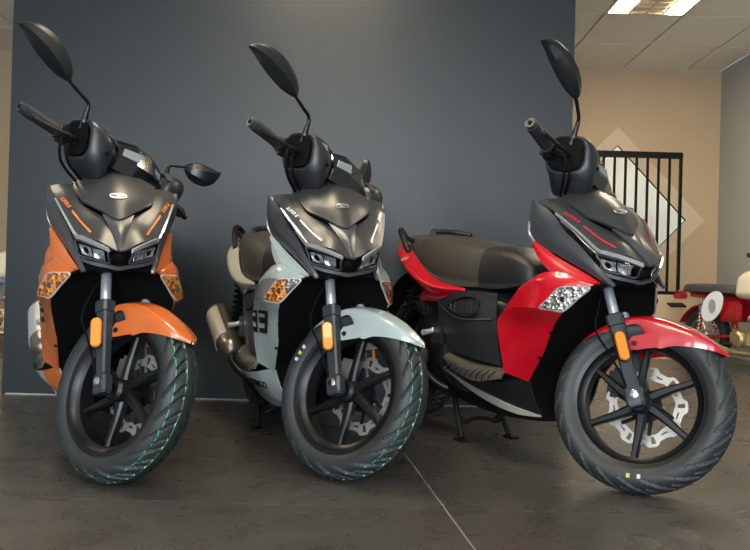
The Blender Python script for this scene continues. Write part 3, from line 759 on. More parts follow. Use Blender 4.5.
        tube('lamp_bezel', sx([(-0.117, 0.052, 0.692), (-0.080, 0.003, 0.678), (-0.037, -0.038, 0.662), (-0.033, -0.034, 0.645), (-0.029, -0.014, 0.627), (-0.070, 0.006, 0.636), (-0.106, 0.040, 0.647), (-0.113, 0.038, 0.668)], sd), 0.0028, m_matt2, hl, None, 6, 48, True)
    both(trims)
    patch('headlight_housing', sym([[(-0.122, 0.100, 0.705), (-0.060, 0.030, 0.675), (0, -0.020, 0.655)], [(-0.108, 0.080, 0.655), (-0.055, 0.035, 0.640), (0, -0.018, 0.636)], [(-0.094, 0.030, 0.606), (-0.050, 0.030, 0.608), (0, 0.026, 0.604)]]), 31, 10, 0.004, m_black_matt, S, (0, 0.4, 0.66))
    ch = [[(-0.104, 0.036, 0.640), (-0.070, 0.014, 0.630), (-0.030, 0.000, 0.622), (0, -0.006, 0.616)], [(-0.100, 0.034, 0.629), (-0.068, 0.014, 0.619), (-0.030, 0.002, 0.612), (0, -0.002, 0.606)]]
    patch('chin_trim', sym(ch), 31, 4, 0.008, m_matt2, S, (0, 0.3, 0.66))
    # emblem and side graphics on the nose
    nn = Vector((0, -0.72, 0.69)).normalized(); eo = Vector((0, 0.092, 0.828)) + nn*0.003
    xfE = frame_xf(eo, (1, 0, 0), nn)
    ring = tube('emblem', [(0.024*math.cos(a), 0.0098*math.sin(a), 0.0) for a in np.linspace(0, 2*PI, 28, endpoint=False)], 0.0016, m_badge, nose, xfE, 6, None, True)
    tube('emblem_swoosh', [(-0.020, -0.003, 0.001), (-0.008, 0.004, 0.002), (0.004, -0.002, 0.002), (0.020, 0.003, 0.001)], [0.0008, 0.003, 0.003, 0.0008], m_badge, ring, xfE, 6, 16, flat=0.4)
    tube('emblem_bar', [(-0.012, -0.0075, 0.001), (0.014, -0.006, 0.001)], [0.0015, 0.0022, 0.001], m_badge, ring, xfE, 6, 6, flat=0.4)
    def stripe(sd):
        # printed stripe with lettering above the running light, following the cowl surface
        U = cr_interp(up_e, 41); Lw = cr_interp(lo_e, 41); Md = cr_interp(md_e, 41)
        def surf(t, v, off):
            i = t*40; a = int(min(i, 39)); f = i-a
            u_, m_, l_ = (X[a]*(1-f)+X[a+1]*f for X in (U, Md, Lw))
            p = 0.5*((2*m_) + (-u_+l_)*(2*v-1) + (u_-2*m_+l_)*(2*v-1)**2) if True else m_
            return p + np.array((-0.45, -0.62, 0.64))*off
        P_a, P_b = np.array((-0.169, 0.185, 0.829)), np.array((-0.083, 0.014, 0.717))
        grid = np.array([[surf(t, v, 0.0) for v in np.linspace(0.3, 0.97, 24)] for t in np.linspace(0.1, 0.75, 66)])
        def drop(f, off, side=0.0):
            p = P_a*(1-f) + P_b*f + np.array((0.5, -0.1, 0.55))*side
            k = np.unravel_index(((grid-p)**2).sum(2).argmin(), grid.shape[:2])
            return surf(0.1 + 0.65*k[0]/65, 0.3 + 0.67*k[1]/23, off)
        fs = np.linspace(0.46, 1.0, 6)
        rows = [[tuple(drop(f, 0.0022, sd_)) for f in fs] for sd_ in (0.0, 0.007)]
        o_ = patch('side_stripe', sx(rows, sd), 20, 3, 0.0006, txt, cowl, (0, 0.3, 0.65))
        A = Vector(drop(0.06, 0.003, 0.006)); B = Vector(drop(0.44, 0.003, 0.006)); Cc = Vector(drop(0.25, 0.003, 0.025))
        A, B, Cc = [Vector((p.x*sd, p.y, p.z)) for p in (A, B, Cc)]
        xd_ = (B-A) if sd > 0 else (A-B)
        nrm = xd_.cross(Cc-(A+B)/2)
        if nrm.dot(Vector((-0.4*sd, -0.6, 0.6))) < 0: nrm = -nrm
        text_mesh('side_lettering', 'SUPER 8', 0.0165, txt, cowl, frame_xf((A+B)/2 + nrm.normalized()*0.0025, xd_, nrm), 0.0004, 0.2)
    both(stripe)
    # ---------------- painted leg shield
    def shield(sd):
        e0 = [(-0.181, 0.276, 0.738), (-0.153, 0.197, 0.688), (-0.125, 0.097, 0.638), (-0.108, 0.046, 0.610)]
        e2 = [(-0.184, 0.284, 0.726), (-0.184, 0.236, 0.672), (-0.172, 0.165, 0.628), (-0.118, 0.062, 0.604)]
        e1 = [avg(a, b, (-0.006, -0.004, 0)) for a, b in zip(e0, e2)]
        patch('upper_fairing', sx([e0, e1, e2], sd), 24, 10, 0.005, col, S, (0, 0.35, 0.66))
        patch('shoulder_panel', sx([[(-0.114, 0.058, 0.606), (-0.145, 0.098, 0.622), (-0.172, 0.165, 0.640), (-0.188, 0.225, 0.635), (-0.198, 0.290, 0.606)],
                                    [(-0.123, 0.062, 0.602), (-0.155, 0.100, 0.612), (-0.185, 0.155, 0.620), (-0.204, 0.230, 0.614), (-0.212, 0.310, 0.586)],
                                    [(-0.132, 0.068, 0.596), (-0.159, 0.101, 0.598), (-0.188, 0.138, 0.596), (-0.206, 0.220, 0.595), (-0.213, 0.325, 0.570)]], sd), 26, 10, 0.005, col, S, (0, 0.35, 0.5))
        patch('indicator_surround', sx([[(-0.188, 0.139, 0.596), (-0.204, 0.200, 0.597), (-0.212, 0.260, 0.588), (-0.213, 0.325, 0.572)],
                                    [(-0.217, 0.199, 0.527), (-0.217, 0.250, 0.527), (-0.214, 0.330, 0.522), (-0.208, 0.405, 0.505)]], sd), 16, 6, 0.005, K['surround'], S, (0, 0.35, 0.5))
        LP = [[(-0.182, 0.124, 0.517), (-0.200, 0.160, 0.520), (-0.217, 0.200, 0.524), (-0.214, 0.330, 0.520), (-0.208, 0.408, 0.503)],
              [(-0.166, 0.187, 0.470), (-0.181, 0.240, 0.470), (-0.191, 0.300, 0.470), (-0.201, 0.380, 0.470), (-0.207, 0.436, 0.469)],
              [(-0.160, 0.240, 0.390), (-0.172, 0.290, 0.390), (-0.183, 0.340, 0.390), (-0.193, 0.380, 0.390), (-0.202, 0.422, 0.389)],
              [(-0.148, 0.334, 0.284), (-0.160, 0.355, 0.290), (-0.172, 0.375, 0.296), (-0.182, 0.393, 0.302), (-0.191, 0.411, 0.307)]]
        sp = patch('leg_shield_panel', sx(LP, sd), 24, 24, 0.005, col, S, (0, 0.35, 0.5))
        for (y_, z_, x_) in ((0.200, 0.450, -0.164), (0.262, 0.368, -0.158)):
            box('panel_clip', (sd*x_-0.004, y_-0.006, z_-0.005), (sd*x_+0.004, y_+0.006, z_+0.005), m_black_matt, sp, 0.001)
        # indicator
        SG = [[(-0.130, 0.066, 0.593), (-0.158, 0.099, 0.595), (-0.187, 0.136, 0.591)], [(-0.152, 0.092, 0.560), (-0.180, 0.128, 0.557), (-0.204, 0.166, 0.558)], [(-0.180, 0.123, 0.522), (-0.197, 0.156, 0.524), (-0.214, 0.194, 0.528)]]
        sg = patch('turn_signal', sx(SG, sd), 14, 10, 0.004, K['signal'], S, (0, 0.35, 0.55), offset=0.004)
        tube('signal_rim', sx([SG[0][0], SG[0][1], SG[0][2], SG[1][2], SG[2][2], SG[2][1], SG[2][0], SG[1][0]], sd), 0.003, m_silver if K['name'] != 'r' else m_brow, sg, None, 6, 48, True)
        lathe('signal_bulb', [(-0.004, 0.0), (-0.004, 0.009), (0.004, 0.007), (0.004, 0.0)], (sd*-0.184, 0.126, 0.558), m_blackp, sg, 12, 1, None, closed=False)
        if K['name'] == 'g':
            patch('signal_clear_tip', sx([[SG[0][0], avg(SG[0][0], SG[0][1], t=0.9)], [avg(SG[1][0], SG[0][0], t=0.5), avg(SG[1][1], SG[0][1], t=0.55)], [avg(SG[1][0], SG[2][0], t=0.0), avg(SG[1][0], SG[1][1], t=0.45)]], sd), 8, 8, 0.002, m_clear_l, sg, (0, 0.35, 0.55), offset=0.006)
        # racing number bars on the shield (grey scooter) or three dark ticks (orange scooter)
        if K['name'] in 'go':
            dcm = K['decal']
            def pt(u, v, off=0.0035):      # u along the panel (rearwards), v down
                rowsP = LP[:3]
                R_ = [cr_interp(r, 31)[int(round(u*30))] for r in rowsP]
                p = cr_interp(R_, 31)[int(round(v*30))]
                return (p[0]-off, p[1], p[2])
            def bar_(u0, u1, v0, v1):
                patch('number_bar', sx([[pt(u, v) for u in np.linspace(u0, u1, 4)] for v in np.linspace(v0, v1, 3)], sd), 8, 4, 0.0006, dcm, sp, (0, 0.35, 0.45))
            if K['name'] == 'g':
                for u0, u1 in ((0.40, 0.68), (0.76, 0.97)):
                    for v0, v1 in ((0.32, 0.43), (0.54, 0.66), (0.77, 0.88)): bar_(u0, u1, v0, v1)
                bar_(0.37, 0.45, 0.34, 0.86)
                bar_(0.73, 0.79, 0.34, 0.86)
            else:
                for v0, v1 in ((0.22, 0.32), (0.42, 0.52), (0.62, 0.72)): bar_(0.62, 0.82, v0, v1)
    both(shield)
    # black inner apron behind the wheel, inner leg shield, tunnel
    patch('inner_apron', sym([[(-0.098, 0.040, 0.606), (0, 0.036, 0.606)], [(-0.145, 0.092, 0.580), (0, 0.120, 0.590)], [(-0.178, 0.128, 0.518), (0, 0.205, 0.50)], [(-0.158, 0.238, 0.395), (0, 0.270, 0.40)], [(-0.148, 0.340, 0.286), (0, 0.345, 0.29)], [(-0.090, 0.352, 0.160), (0, 0.360, 0.15)]]), 15, 30, 0.004, m_black_matt, S, (0, 0.6, 0.4))
    patch('leg_shield_back', sym([[(-0.165, 0.272, 0.855), (0, 0.325, 0.880)], [(-0.150, 0.270, 0.750), (0, 0.330, 0.75)], [(-0.135, 0.222, 0.645), (0, 0.330, 0.64)], [(-0.175, 0.312, 0.545), (0, 0.38, 0.55)], [(-0.180, 0.440, 0.460), (0, 0.42, 0.45)], [(-0.180, 0.405, 0.300), (0, 0.42, 0.30)]]), 15, 24, 0.004, m_blackp, S, (0, 0.0, 0.6))
    def tring(y, hw, z0, z1, k=0.82):
        return [(-hw*k, y, z0), (-hw, y, z0+(z1-z0)*0.3), (-hw, y, z0+(z1-z0)*0.75), (-hw*0.75, y, z1), (hw*0.75, y, z1), (hw, y, z0+(z1-z0)*0.75), (hw, y, z0+(z1-z0)*0.3), (hw*k, y, z0)]
    loft('tunnel', [tring(0.36, 0.115, 0.17, 0.57), tring(0.45, 0.105, 0.165, 0.53), tring(0.55, 0.115, 0.165, 0.535), tring(0.68, 0.145, 0.175, 0.575), tring(0.85, 0.150, 0.20, 0.585), tring(0.97, 0.130, 0.26, 0.580)], 32, 30, m_slate, S)
    def mids(sd):
        rowsM = [[(-0.128, 0.560, 0.565), (-0.158, 0.72, 0.570), (-0.150, 0.96, 0.540)], [(-0.155, 0.520, 0.450), (-0.178, 0.680, 0.455), (-0.162, 0.890, 0.450)], [(-0.165, 0.470, 0.320), (-0.178, 0.620, 0.330), (-0.166, 0.810, 0.345)]]
        mp_ = patch('side_panel', sx(rowsM, sd), 18, 18, 0.005, K['side'], S, (0, 0.7, 0.4))
        def sp(u, v, off):
            R_ = [cr_interp(r, 41)[int(round(u*40))] for r in rowsM]
            p = cr_interp(R_, 41)[int(round(v*40))]; return (p[0]-off, p[1], p[2])
        # vent: frame and mesh
        poly = [sp(0.30, 0.12, 0.004), sp(0.52, 0.10, 0.004), sp(0.78, 0.20, 0.004), sp(0.76, 0.30, 0.004), sp(0.52, 0.40, 0.004), sp(0.33, 0.36, 0.004)]
        vm = patch('vent_mesh', sx([[sp(u, v, 0.004) for u in (0.30, 0.45, 0.60, 0.78)] for v in (0.14, 0.25, 0.36)], sd), 12, 8, 0.003, m_vent, mp_, (0, 0.7, 0.5))
        tube('vent_frame', sx(poly, sd), 0.0065, m_blackp, mp_, None, 8, 36, True)
        for q in range(6):
            u = 0.34 + 0.075*q
            tube('vent_slat', sx([sp(u, 0.15, 0.007), sp(u+0.03, 0.35, 0.007)], sd), 0.0022, m_slate, vm, None, 6, 4)
        # raised seam across the panel
        tube('panel_seam', sx([sp(0.98, 0.12, 0.001), sp(0.80, 0.34, 0.003), sp(0.52, 0.46, 0.003), sp(0.06, 0.40, 0.003)], sd), 0.004, K['side'], mp_, None, 6, 20)
        # footboard with grip ribs
        fbd = patch('footboard', sx([[(-0.150, 0.425, 0.318), (-0.160, 0.55, 0.314), (-0.163, 0.70, 0.320), (-0.160, 0.83, 0.334)], [(-0.190, 0.420, 0.302), (-0.205, 0.55, 0.296), (-0.200, 0.70, 0.305), (-0.180, 0.83, 0.322)], [(-0.200, 0.420, 0.284), (-0.215, 0.55, 0.262), (-0.206, 0.70, 0.278), (-0.182, 0.835, 0.310)]], sd), 24, 10, 0.006, m_foot, S, (0, 0.6, 0.2))
        for q in range(9):
            y_ = 0.46 + q*0.035; k = (y_-0.42)/0.41
            xo = -0.208 - 0.008*math.sin(k*PI); zz = 0.285 - 0.010*math.sin(k*PI) + 0.014*k
            tube('foot_rib', sx([(xo+0.020, y_, zz+0.020), (xo-0.002, y_+0.006, zz+0.006), (xo-0.004, y_+0.012, zz-0.012)], sd), 0.003, m_blackp, fbd, None, 5, 6)
        # belly panel and strip
        top = [(-0.186, 0.835, 0.312), (-0.208, 0.68, 0.276), (-0.213, 0.55, 0.260), (-0.190, 0.430, 0.272), (-0.160, 0.360, 0.288), (-0.145, 0.333, 0.288)]
        bot = [(-0.166, 0.838, 0.270), (-0.170, 0.68, 0.238), (-0.160, 0.55, 0.212), (-0.138, 0.44, 0.190), (-0.115, 0.38, 0.178), (-0.092, 0.336, 0.170)]
        md = [avg(a, b, (-0.006, 0, -0.002)) for a, b in zip(top, bot)]
        bl = patch('belly_panel', sx([top, md, bot], sd), 28, 10, 0.005, K['belly'], S, (0, 0.6, 0.32))
        b0 = [(-0.172, 0.842, 0.276), (-0.176, 0.68, 0.242), (-0.166, 0.55, 0.215), (-0.143, 0.44, 0.192), (-0.118, 0.38, 0.180), (-0.094, 0.336, 0.171)]
        th_ = (0.006, 0.022, 0.030, 0.026, 0.016, 0.004) if K['name'] == 'r' else (0.030, 0.044, 0.046, 0.036, 0.022, 0.006)
        b1 = [(p[0]+h*0.55, p[1], p[2]-h) for p, h in zip(b0, th_)]
        patch('belly_strip', sx([b0, b1], sd), 28, 5, 0.004, K['strip'], S, (0, 0.6, 0.32), offset=0.002)
        if K['name'] == 'o':
            patch('belly_edge', sx([top[3:], md[3:], bot[3:]], sd), 14, 8, 0.005, col, S, (0, 0.6, 0.32), offset=0.003)
        if K['name'] == 'g':
            i0, i1 = Vector(avg(top[4], bot[4], (-0.008, 0, 0), 0.55)), Vector(avg(top[2], bot[2], (-0.010, 0, 0), 0.50))
            a_, b_ = (Vector((p.x*sd, p.y, p.z)) for p in (i0, i1))
            xdv = (a_-b_) if sd > 0 else (b_-a_)
            nv = Vector((-0.80*sd, -0.25, -0.42))
            text_mesh('belly_lettering', 'KYMCO', 0.036, m_black_matt, bl, frame_xf((a_+b_)/2 + nv*0.010, xdv, nv), 0.001)
    both(mids)
    loft('belly_pan', [tring(0.34, 0.085, 0.150, 0.20), tring(0.45, 0.115, 0.142, 0.22), tring(0.60, 0.135, 0.142, 0.24), tring(0.80, 0.140, 0.160, 0.28), tring(0.92, 0.12, 0.19, 0.30)], 24, 20, m_black_matt, S)
    # ---------------- seat
    def sring(y, w, zt, zb):
        h = zt-zb
        return [(-w*0.86, y, zb), (-w*0.99, y, zb+0.12*h), (-w, y, zb+0.45*h), (-w*0.86, y, zt-0.16*h), (-w*0.50, y, zt-0.03*h), (0, y, zt), (w*0.50, y, zt-0.03*h), (w*0.86, y, zt-0.16*h), (w, y, zb+0.45*h), (w*0.99, y, zb+0.12*h), (w*0.86, y, zb)]
    seat = loft('seat', [sring(0.675, 0.134, 0.738, 0.582), sring(0.75, 0.146, 0.752, 0.582), sring(0.85, 0.153, 0.768, 0.588), sring(0.95, 0.155, 0.781, 0.606), sring(1.05, 0.148, 0.793, 0.640), sring(1.13, 0.140, 0.799, 0.676)], 36, 30, m_vinyl2, S)
    loft('seat_front', [sring(0.438, 0.040, 0.640, 0.606), sring(0.450, 0.070, 0.668, 0.600), sring(0.49, 0.092, 0.700, 0.590), sring(0.55, 0.108, 0.722, 0.580), sring(0.61, 0.122, 0.735, 0.577), sring(0.665, 0.133, 0.738, 0.580), sring(0.682, 0.133, 0.730, 0.584)], 36, 24, m_vinyl, seat)
    loft('seat_rear', [sring(1.125, 0.141, 0.800, 0.672), sring(1.17, 0.134, 0.804, 0.700), sring(1.23, 0.122, 0.806, 0.735), sring(1.28, 0.100, 0.800, 0.762), sring(1.30, 0.080, 0.790, 0.768)], 36, 16, m_vinyl3, seat)
    tube('seat_strap_rib', [(-0.09, 1.10, 0.800), (-0.05, 1.16, 0.812), (0.05, 1.16, 0.812), (0.09, 1.10, 0.800)], 0.012, m_vinyl, seat, None, 8, 16)
    # ---------------- tail
    def tails(sd):
        t0 = [(-0.148, 0.744, 0.579), (-0.162, 0.92, 0.606), (-0.158, 1.06, 0.660), (-0.140, 1.20, 0.735), (-0.125, 1.300, 0.768), (-0.105, 1.355, 0.775)]
        t1 = [(-0.152, 0.741, 0.571), (-0.182, 0.92, 0.580), (-0.196, 1.06, 0.618), (-0.188, 1.20, 0.686), (-0.158, 1.300, 0.730), (-0.118, 1.365, 0.748)]
        t2 = [(-0.148, 0.743, 0.564), (-0.170, 0.92, 0.556), (-0.170, 1.05, 0.578), (-0.158, 1.17, 0.634), (-0.140, 1.280, 0.690), (-0.110, 1.350, 0.720)]
        tp = patch('tail_panel', sx([t0, t1, t2], sd), 30, 12, 0.005, K['tail'], S, (0, 1.1, 0.62))
        patch('tail_lower_panel', sx([[(-0.152, 0.79, 0.564), (-0.166, 0.93, 0.556), (-0.150, 1.05, 0.572)], [(-0.152, 0.80, 0.558), (-0.160, 0.94, 0.540), (-0.145, 1.09, 0.548)], [(-0.148, 0.81, 0.552), (-0.148, 0.95, 0.526), (-0.130, 1.135, 0.523)]], sd), 16, 8, 0.004, col, S, (0, 1.1, 0.58))
        patch('tail_under_panel', sx([[(-0.152, 1.06, 0.575), (-0.150, 1.18, 0.632), (-0.130, 1.29, 0.690)], [(-0.138, 1.08, 0.545), (-0.132, 1.19, 0.585), (-0.105, 1.30, 0.640)]], sd), 12, 6, 0.004, m_black_matt, S, (0, 1.1, 0.60))
        if K['name'] == 'r':
            cpt = Vector((-0.186*sd, 1.165, 0.690)); nv = Vector((-0.80*sd, 0.12, 0.50))
            xdv = Vector((0.1*sd, -0.93*(1 if sd > 0 else -1), -0.12)) if sd > 0 else Vector((0.1, 0.93, 0.12))
            text_mesh('tail_lettering', 'SUPER 8', 0.022, m_cream, tp, frame_xf(cpt+nv.normalized()*0.004, xdv, nv), 0.0006, 0.2)
        # rear shock absorber: spring round a damper
        p_t, p_b = np.array((-0.118, 1.20, 0.585)), np.array((-0.128, 1.31, 0.320))
        dm = tube('shock_absorber', sx([tuple(p_t), tuple(p_b)], sd), 0.012, m_blackp, S, None, 10)
        hel = []
        for q in range(100):
            f = q/99; a = f*2*PI*9; c0 = p_t*(1-f*0.82-0.05)+p_b*(f*0.82+0.05)
            hel.append((c0[0]+0.026*math.cos(a), c0[1]+0.026*math.sin(a), c0[2]))
        tube('spring', sx(hel, sd), 0.005, m_black_matt, dm, None, 6)
    both(tails)
    loft('tail_core', [tring(0.90, 0.13, 0.46, 0.60), tring(1.05, 0.135, 0.50, 0.65), tring(1.20, 0.125, 0.58, 0.73), tring(1.33, 0.10, 0.66, 0.755), tring(1.37, 0.07, 0.69, 0.745)], 24, 16, m_black_matt, S)
    m_tl = mat('tail_lamp_red', (0.5, 0.01, 0.01), 0.12, coat=0.6)
    patch('tail_lamp', sym([[(-0.098, 1.362, 0.762), (0, 1.405, 0.768)], [(-0.092, 1.372, 0.735), (0, 1.412, 0.735)], [(-0.070, 1.368, 0.712), (0, 1.395, 0.708)]]), 11, 8, 0.01, m_tl, S, (0, 1.2, 0.74))
    for sd in (-1, 1):
        rl = tube('grab_rail', [(sd*0.150, 1.200, 0.722), (sd*0.148, 1.255, 0.775), (sd*0.136, 1.310, 0.817), (sd*0.112, 1.345, 0.818), (sd*0.085, 1.360, 0.790)], 0.0125, m_blackp, S, None, 10, 30)
        tube('rail_bracket', [(sd*0.118, 1.20, 0.765), (sd*0.122, 1.27, 0.785), (sd*0.132, 1.315, 0.806)], 0.010, m_blackp, rl, None, 8, 10)
    patch('rear_fender', sym([[(-0.06, 1.30, 0.66), (0, 1.32, 0.67)], [(-0.07, 1.47, 0.60), (0, 1.50, 0.61)], [(-0.07, 1.60, 0.46), (0, 1.63, 0.46)], [(-0.05, 1.68, 0.34), (0, 1.70, 0.34)]]), 9, 14, 0.004, m_blackp, S, (0, 1.34, 0.28))
    # ---------------- engine, rear wheel, exhaust, stand
    wheel(S, 'rear_wheel', (0, 1.34, 0.278), None, False, K['tyre'])
    eng = loft('engine', [tring(0.86, 0.085, 0.20, 0.42), tring(0.94, 0.120, 0.17, 0.46), tring(1.08, 0.120, 0.17, 0.47), tring(1.20, 0.10, 0.20, 0.44), tring(1.28, 0.06, 0.24, 0.36)], 24, 16, m_blackp, S)
    loft('belt_cover', [[(0.075, y, z) for y, z in ((0.92, 0.24), (0.93, 0.36), (1.10, 0.385), (1.34, 0.36), (1.44, 0.30), (1.40, 0.215), (1.20, 0.19), (0.98, 0.19))], [(0.150, y, z) for y, z in ((0.95, 0.25), (0.96, 0.345), (1.10, 0.37), (1.33, 0.345), (1.41, 0.30), (1.38, 0.23), (1.20, 0.21), (1.0, 0.21))]], 24, 0, m_blackp, eng, curve_ring=True)
    ma, mb = np.array((-0.182, 1.000, 0.280)), np.array((-0.196, 1.390, 0.438)); mdv = (mb-ma)/np.linalg.norm(mb-ma)
    mu_ = tube('muffler', [ma, ma+mdv*0.02, ma+mdv*0.06, ma+mdv*0.16, mb-mdv*0.05, mb-mdv*0.01, mb], [0.020, 0.038, 0.050, 0.054, 0.054, 0.052, 0.050, 0.042, 0.030], m_exh, S, None, 28, 36)
    hsd = []
    for t in np.linspace(0.22, 0.86, 5):
        c0 = ma + (mb-ma)*t; r_ = []
        for a in np.linspace(-1.1, 1.3, 7):
            r_.append((c0[0]-0.059*math.cos(a), c0[1]-0.059*math.sin(a)*mdv[2]*0.9, c0[2]+0.059*math.sin(a)*mdv[1]))
        hsd.append(r_)
    patch('heat_shield', hsd, 14, 16, 0.003, m_cream if K['name'] == 'g' else m_silver, mu_, tuple((ma+mb)/2))
    tube('exhaust_pipe', [(-0.05, 0.86, 0.20), (-0.12, 0.90, 0.19), (-0.18, 0.95, 0.235), tuple(ma+mdv*0.03)], 0.016, m_alloy, mu_, None, 12, 20)
    tube('end_cap', [mb-mdv*0.012, mb+mdv*0.006], [0.045, 0.040], m_blackp, mu_, None, 24)
    for sd in (-1, 1):
        pg = tube('passenger_peg', [(sd*0.150, 0.935, 0.425), (sd*0.172, 0.950, 0.408), (sd*0.215, 0.940, 0.402)], [0.012, 0.010, 0.011], m_silver, S, None, 10, 12)
        box('peg_bracket', (sd*0.160-0.008, 0.88, 0.36), (sd*0.160+0.008, 0.965, 0.44), m_slate, pg, 0.004)
    cs = tube('center_stand', [(-0.096, 0.850, 0.075), (-0.075, 0.848, 0.060), (-0.03, 0.846, 0.075), (0.03, 0.846, 0.072), (0.075, 0.848, 0.058), (0.100, 0.850, 0.070)], 0.0075, m_blackp, S, None, 8, 30)
    for sd in (-1, 1):
        tube('stand_leg', [(sd*0.085, 0.925, 0.205), (sd*0.098, 0.86, 0.10), (sd*0.107, 0.806, 0.012)], [0.013, 0.011, 0.010], m_blackp, cs, None, 10, 12)
        box('stand_foot', (sd*0.112-0.020, 0.770, 0.0005), (sd*0.112+0.020, 0.832, 0.0085), m_blackp, cs, 0.003)
        prism('stand_gusset', [(sd*0.094, 0.855, 0.100), (sd*0.060, 0.850, 0.062), (sd*0.100, 0.838, 0.070)], (0, -1, 0), 0.006, m_blackp, cs)
    tube('stand_lever', [(0.100, 0.84, 0.06), (0.125, 0.87, 0.055), (0.145, 0.91, 0.06)], [0.007, 0.007, 0.010], m_blackp, cs, None, 8, 10)
    return S

m_vent = mat('vent_mesh_black', (0.010, 0.010, 0.010), 0.5, bump=1.0, bscale=400)
m_orange = mat('orange_paint', (0.46, 0.100, 0.018), 0.26, coat=0.7, noise=0.02, nscale=300)
m_greyp = mat('pale_grey_paint', (0.27, 0.325, 0.325), 0.28, coat=0.7, noise=0.02, nscale=300)
m_red = mat('red_paint', (0.40, 0.003, 0.012), 0.24, coat=0.8, noise=0.02, nscale=300)
m_tail_cream = mat('cream_grey_paint', (0.34, 0.335, 0.27), 0.3, coat=0.5)
m_txt_o = mat('orange_print', (0.62, 0.16, 0.03), 0.4)
m_txt_w = mat('white_print', (0.62, 0.63, 0.62), 0.4)
m_txt_r = mat('red_print', (0.50, 0.02, 0.04), 0.4)
m_dec_k = mat('black_print', (0.008, 0.008, 0.008), 0.4)
m_side_g = mat('dark_grey_side', (0.055, 0.052, 0.057), 0.32)
m_surr = mat('mid_grey_surround', (0.14, 0.145, 0.15), 0.3, coat=0.3)
m_belly_k = mat('gloss_black_belly', (0.008, 0.008, 0.009), 0.3)
m_strip_g = mat('blue_grey_strip', (0.10, 0.115, 0.135), 0.3)

m_dot_w = mat('white_tyre_paint', (0.45, 0.48, 0.48), 0.6); m_dot_y = mat('yellow_tyre_paint', (0.45, 0.45, 0.08), 0.6)
SWUNG = ((0.180, 0.490, 0.905), (0.205, 0.495, 0.985), (0.260, 0.500, 0.990), (0.97, 0.0, -0.26), (0.15, -1.0, 0.1), 0.130, 0.040, 0.034)
FOLD_G = ((0.176, 0.510, 0.905), (0.182, 0.515, 0.935), (0.188, 0.520, 0.945), (0.30, 0.20, 0.62), (0.80, -0.55, 0.0), 0.115, 0.036, 0.030)
FOLD_R = ((0.176, 0.510, 0.900), (0.182, 0.520, 0.925), (0.190, 0.530, 0.930), (0.75, 0.55, -0.15), (0.55, -0.8, 0.0), 0.125, 0.038, 0.032)
K_O = dict(dots=(), surround=m_orange, name='o', paint=m_orange, text=m_txt_o, tyre=m_tyre_g, signal=m_amber_l, side=m_slate, belly=m_silver, strip=m_silver, tail=m_orange, decal=m_dec_k, mir_axis=(-0.128, -0.010, 0.156), left_mirror=SWUNG)
K_G = dict(dots=((16, m_dot_w), (22, m_dot_y), (28, m_dot_w)), surround=m_surr, name='g', paint=m_greyp, text=m_txt_w, tyre=m_tyre_g, signal=m_amber_l, side=m_side_g, belly=m_greyp, strip=m_strip_g, tail=m_tail_cream, decal=m_dec_k, mir_axis=(-0.128, -0.010, 0.136), left_mirror=FOLD_G)
K_R = dict(dots=((-93, m_dot_y), (-101, m_dot_w)), surround=m_red, name='r', paint=m_red, text=m_txt_r, tyre=m_tyre_p, signal=m_clear_l, side=m_slate, belly=m_belly_k, strip=m_cream, tail=m_red, decal=None, mir_axis=(-0.120, -0.010, 0.156), left_mirror=FOLD_R)
make_scooter((-0.7418, 2.3561), 0.39125, 'orange and matt grey motor scooter with silver lower edge', K_O)
make_scooter((-0.0829, 2.4719), 0.32810, 'pale grey motor scooter with black number bars, between two others', K_G)
make_scooter((0.7822, 2.4052), 0.43410, 'red and matt black motor scooter with clear indicator lenses', K_R)
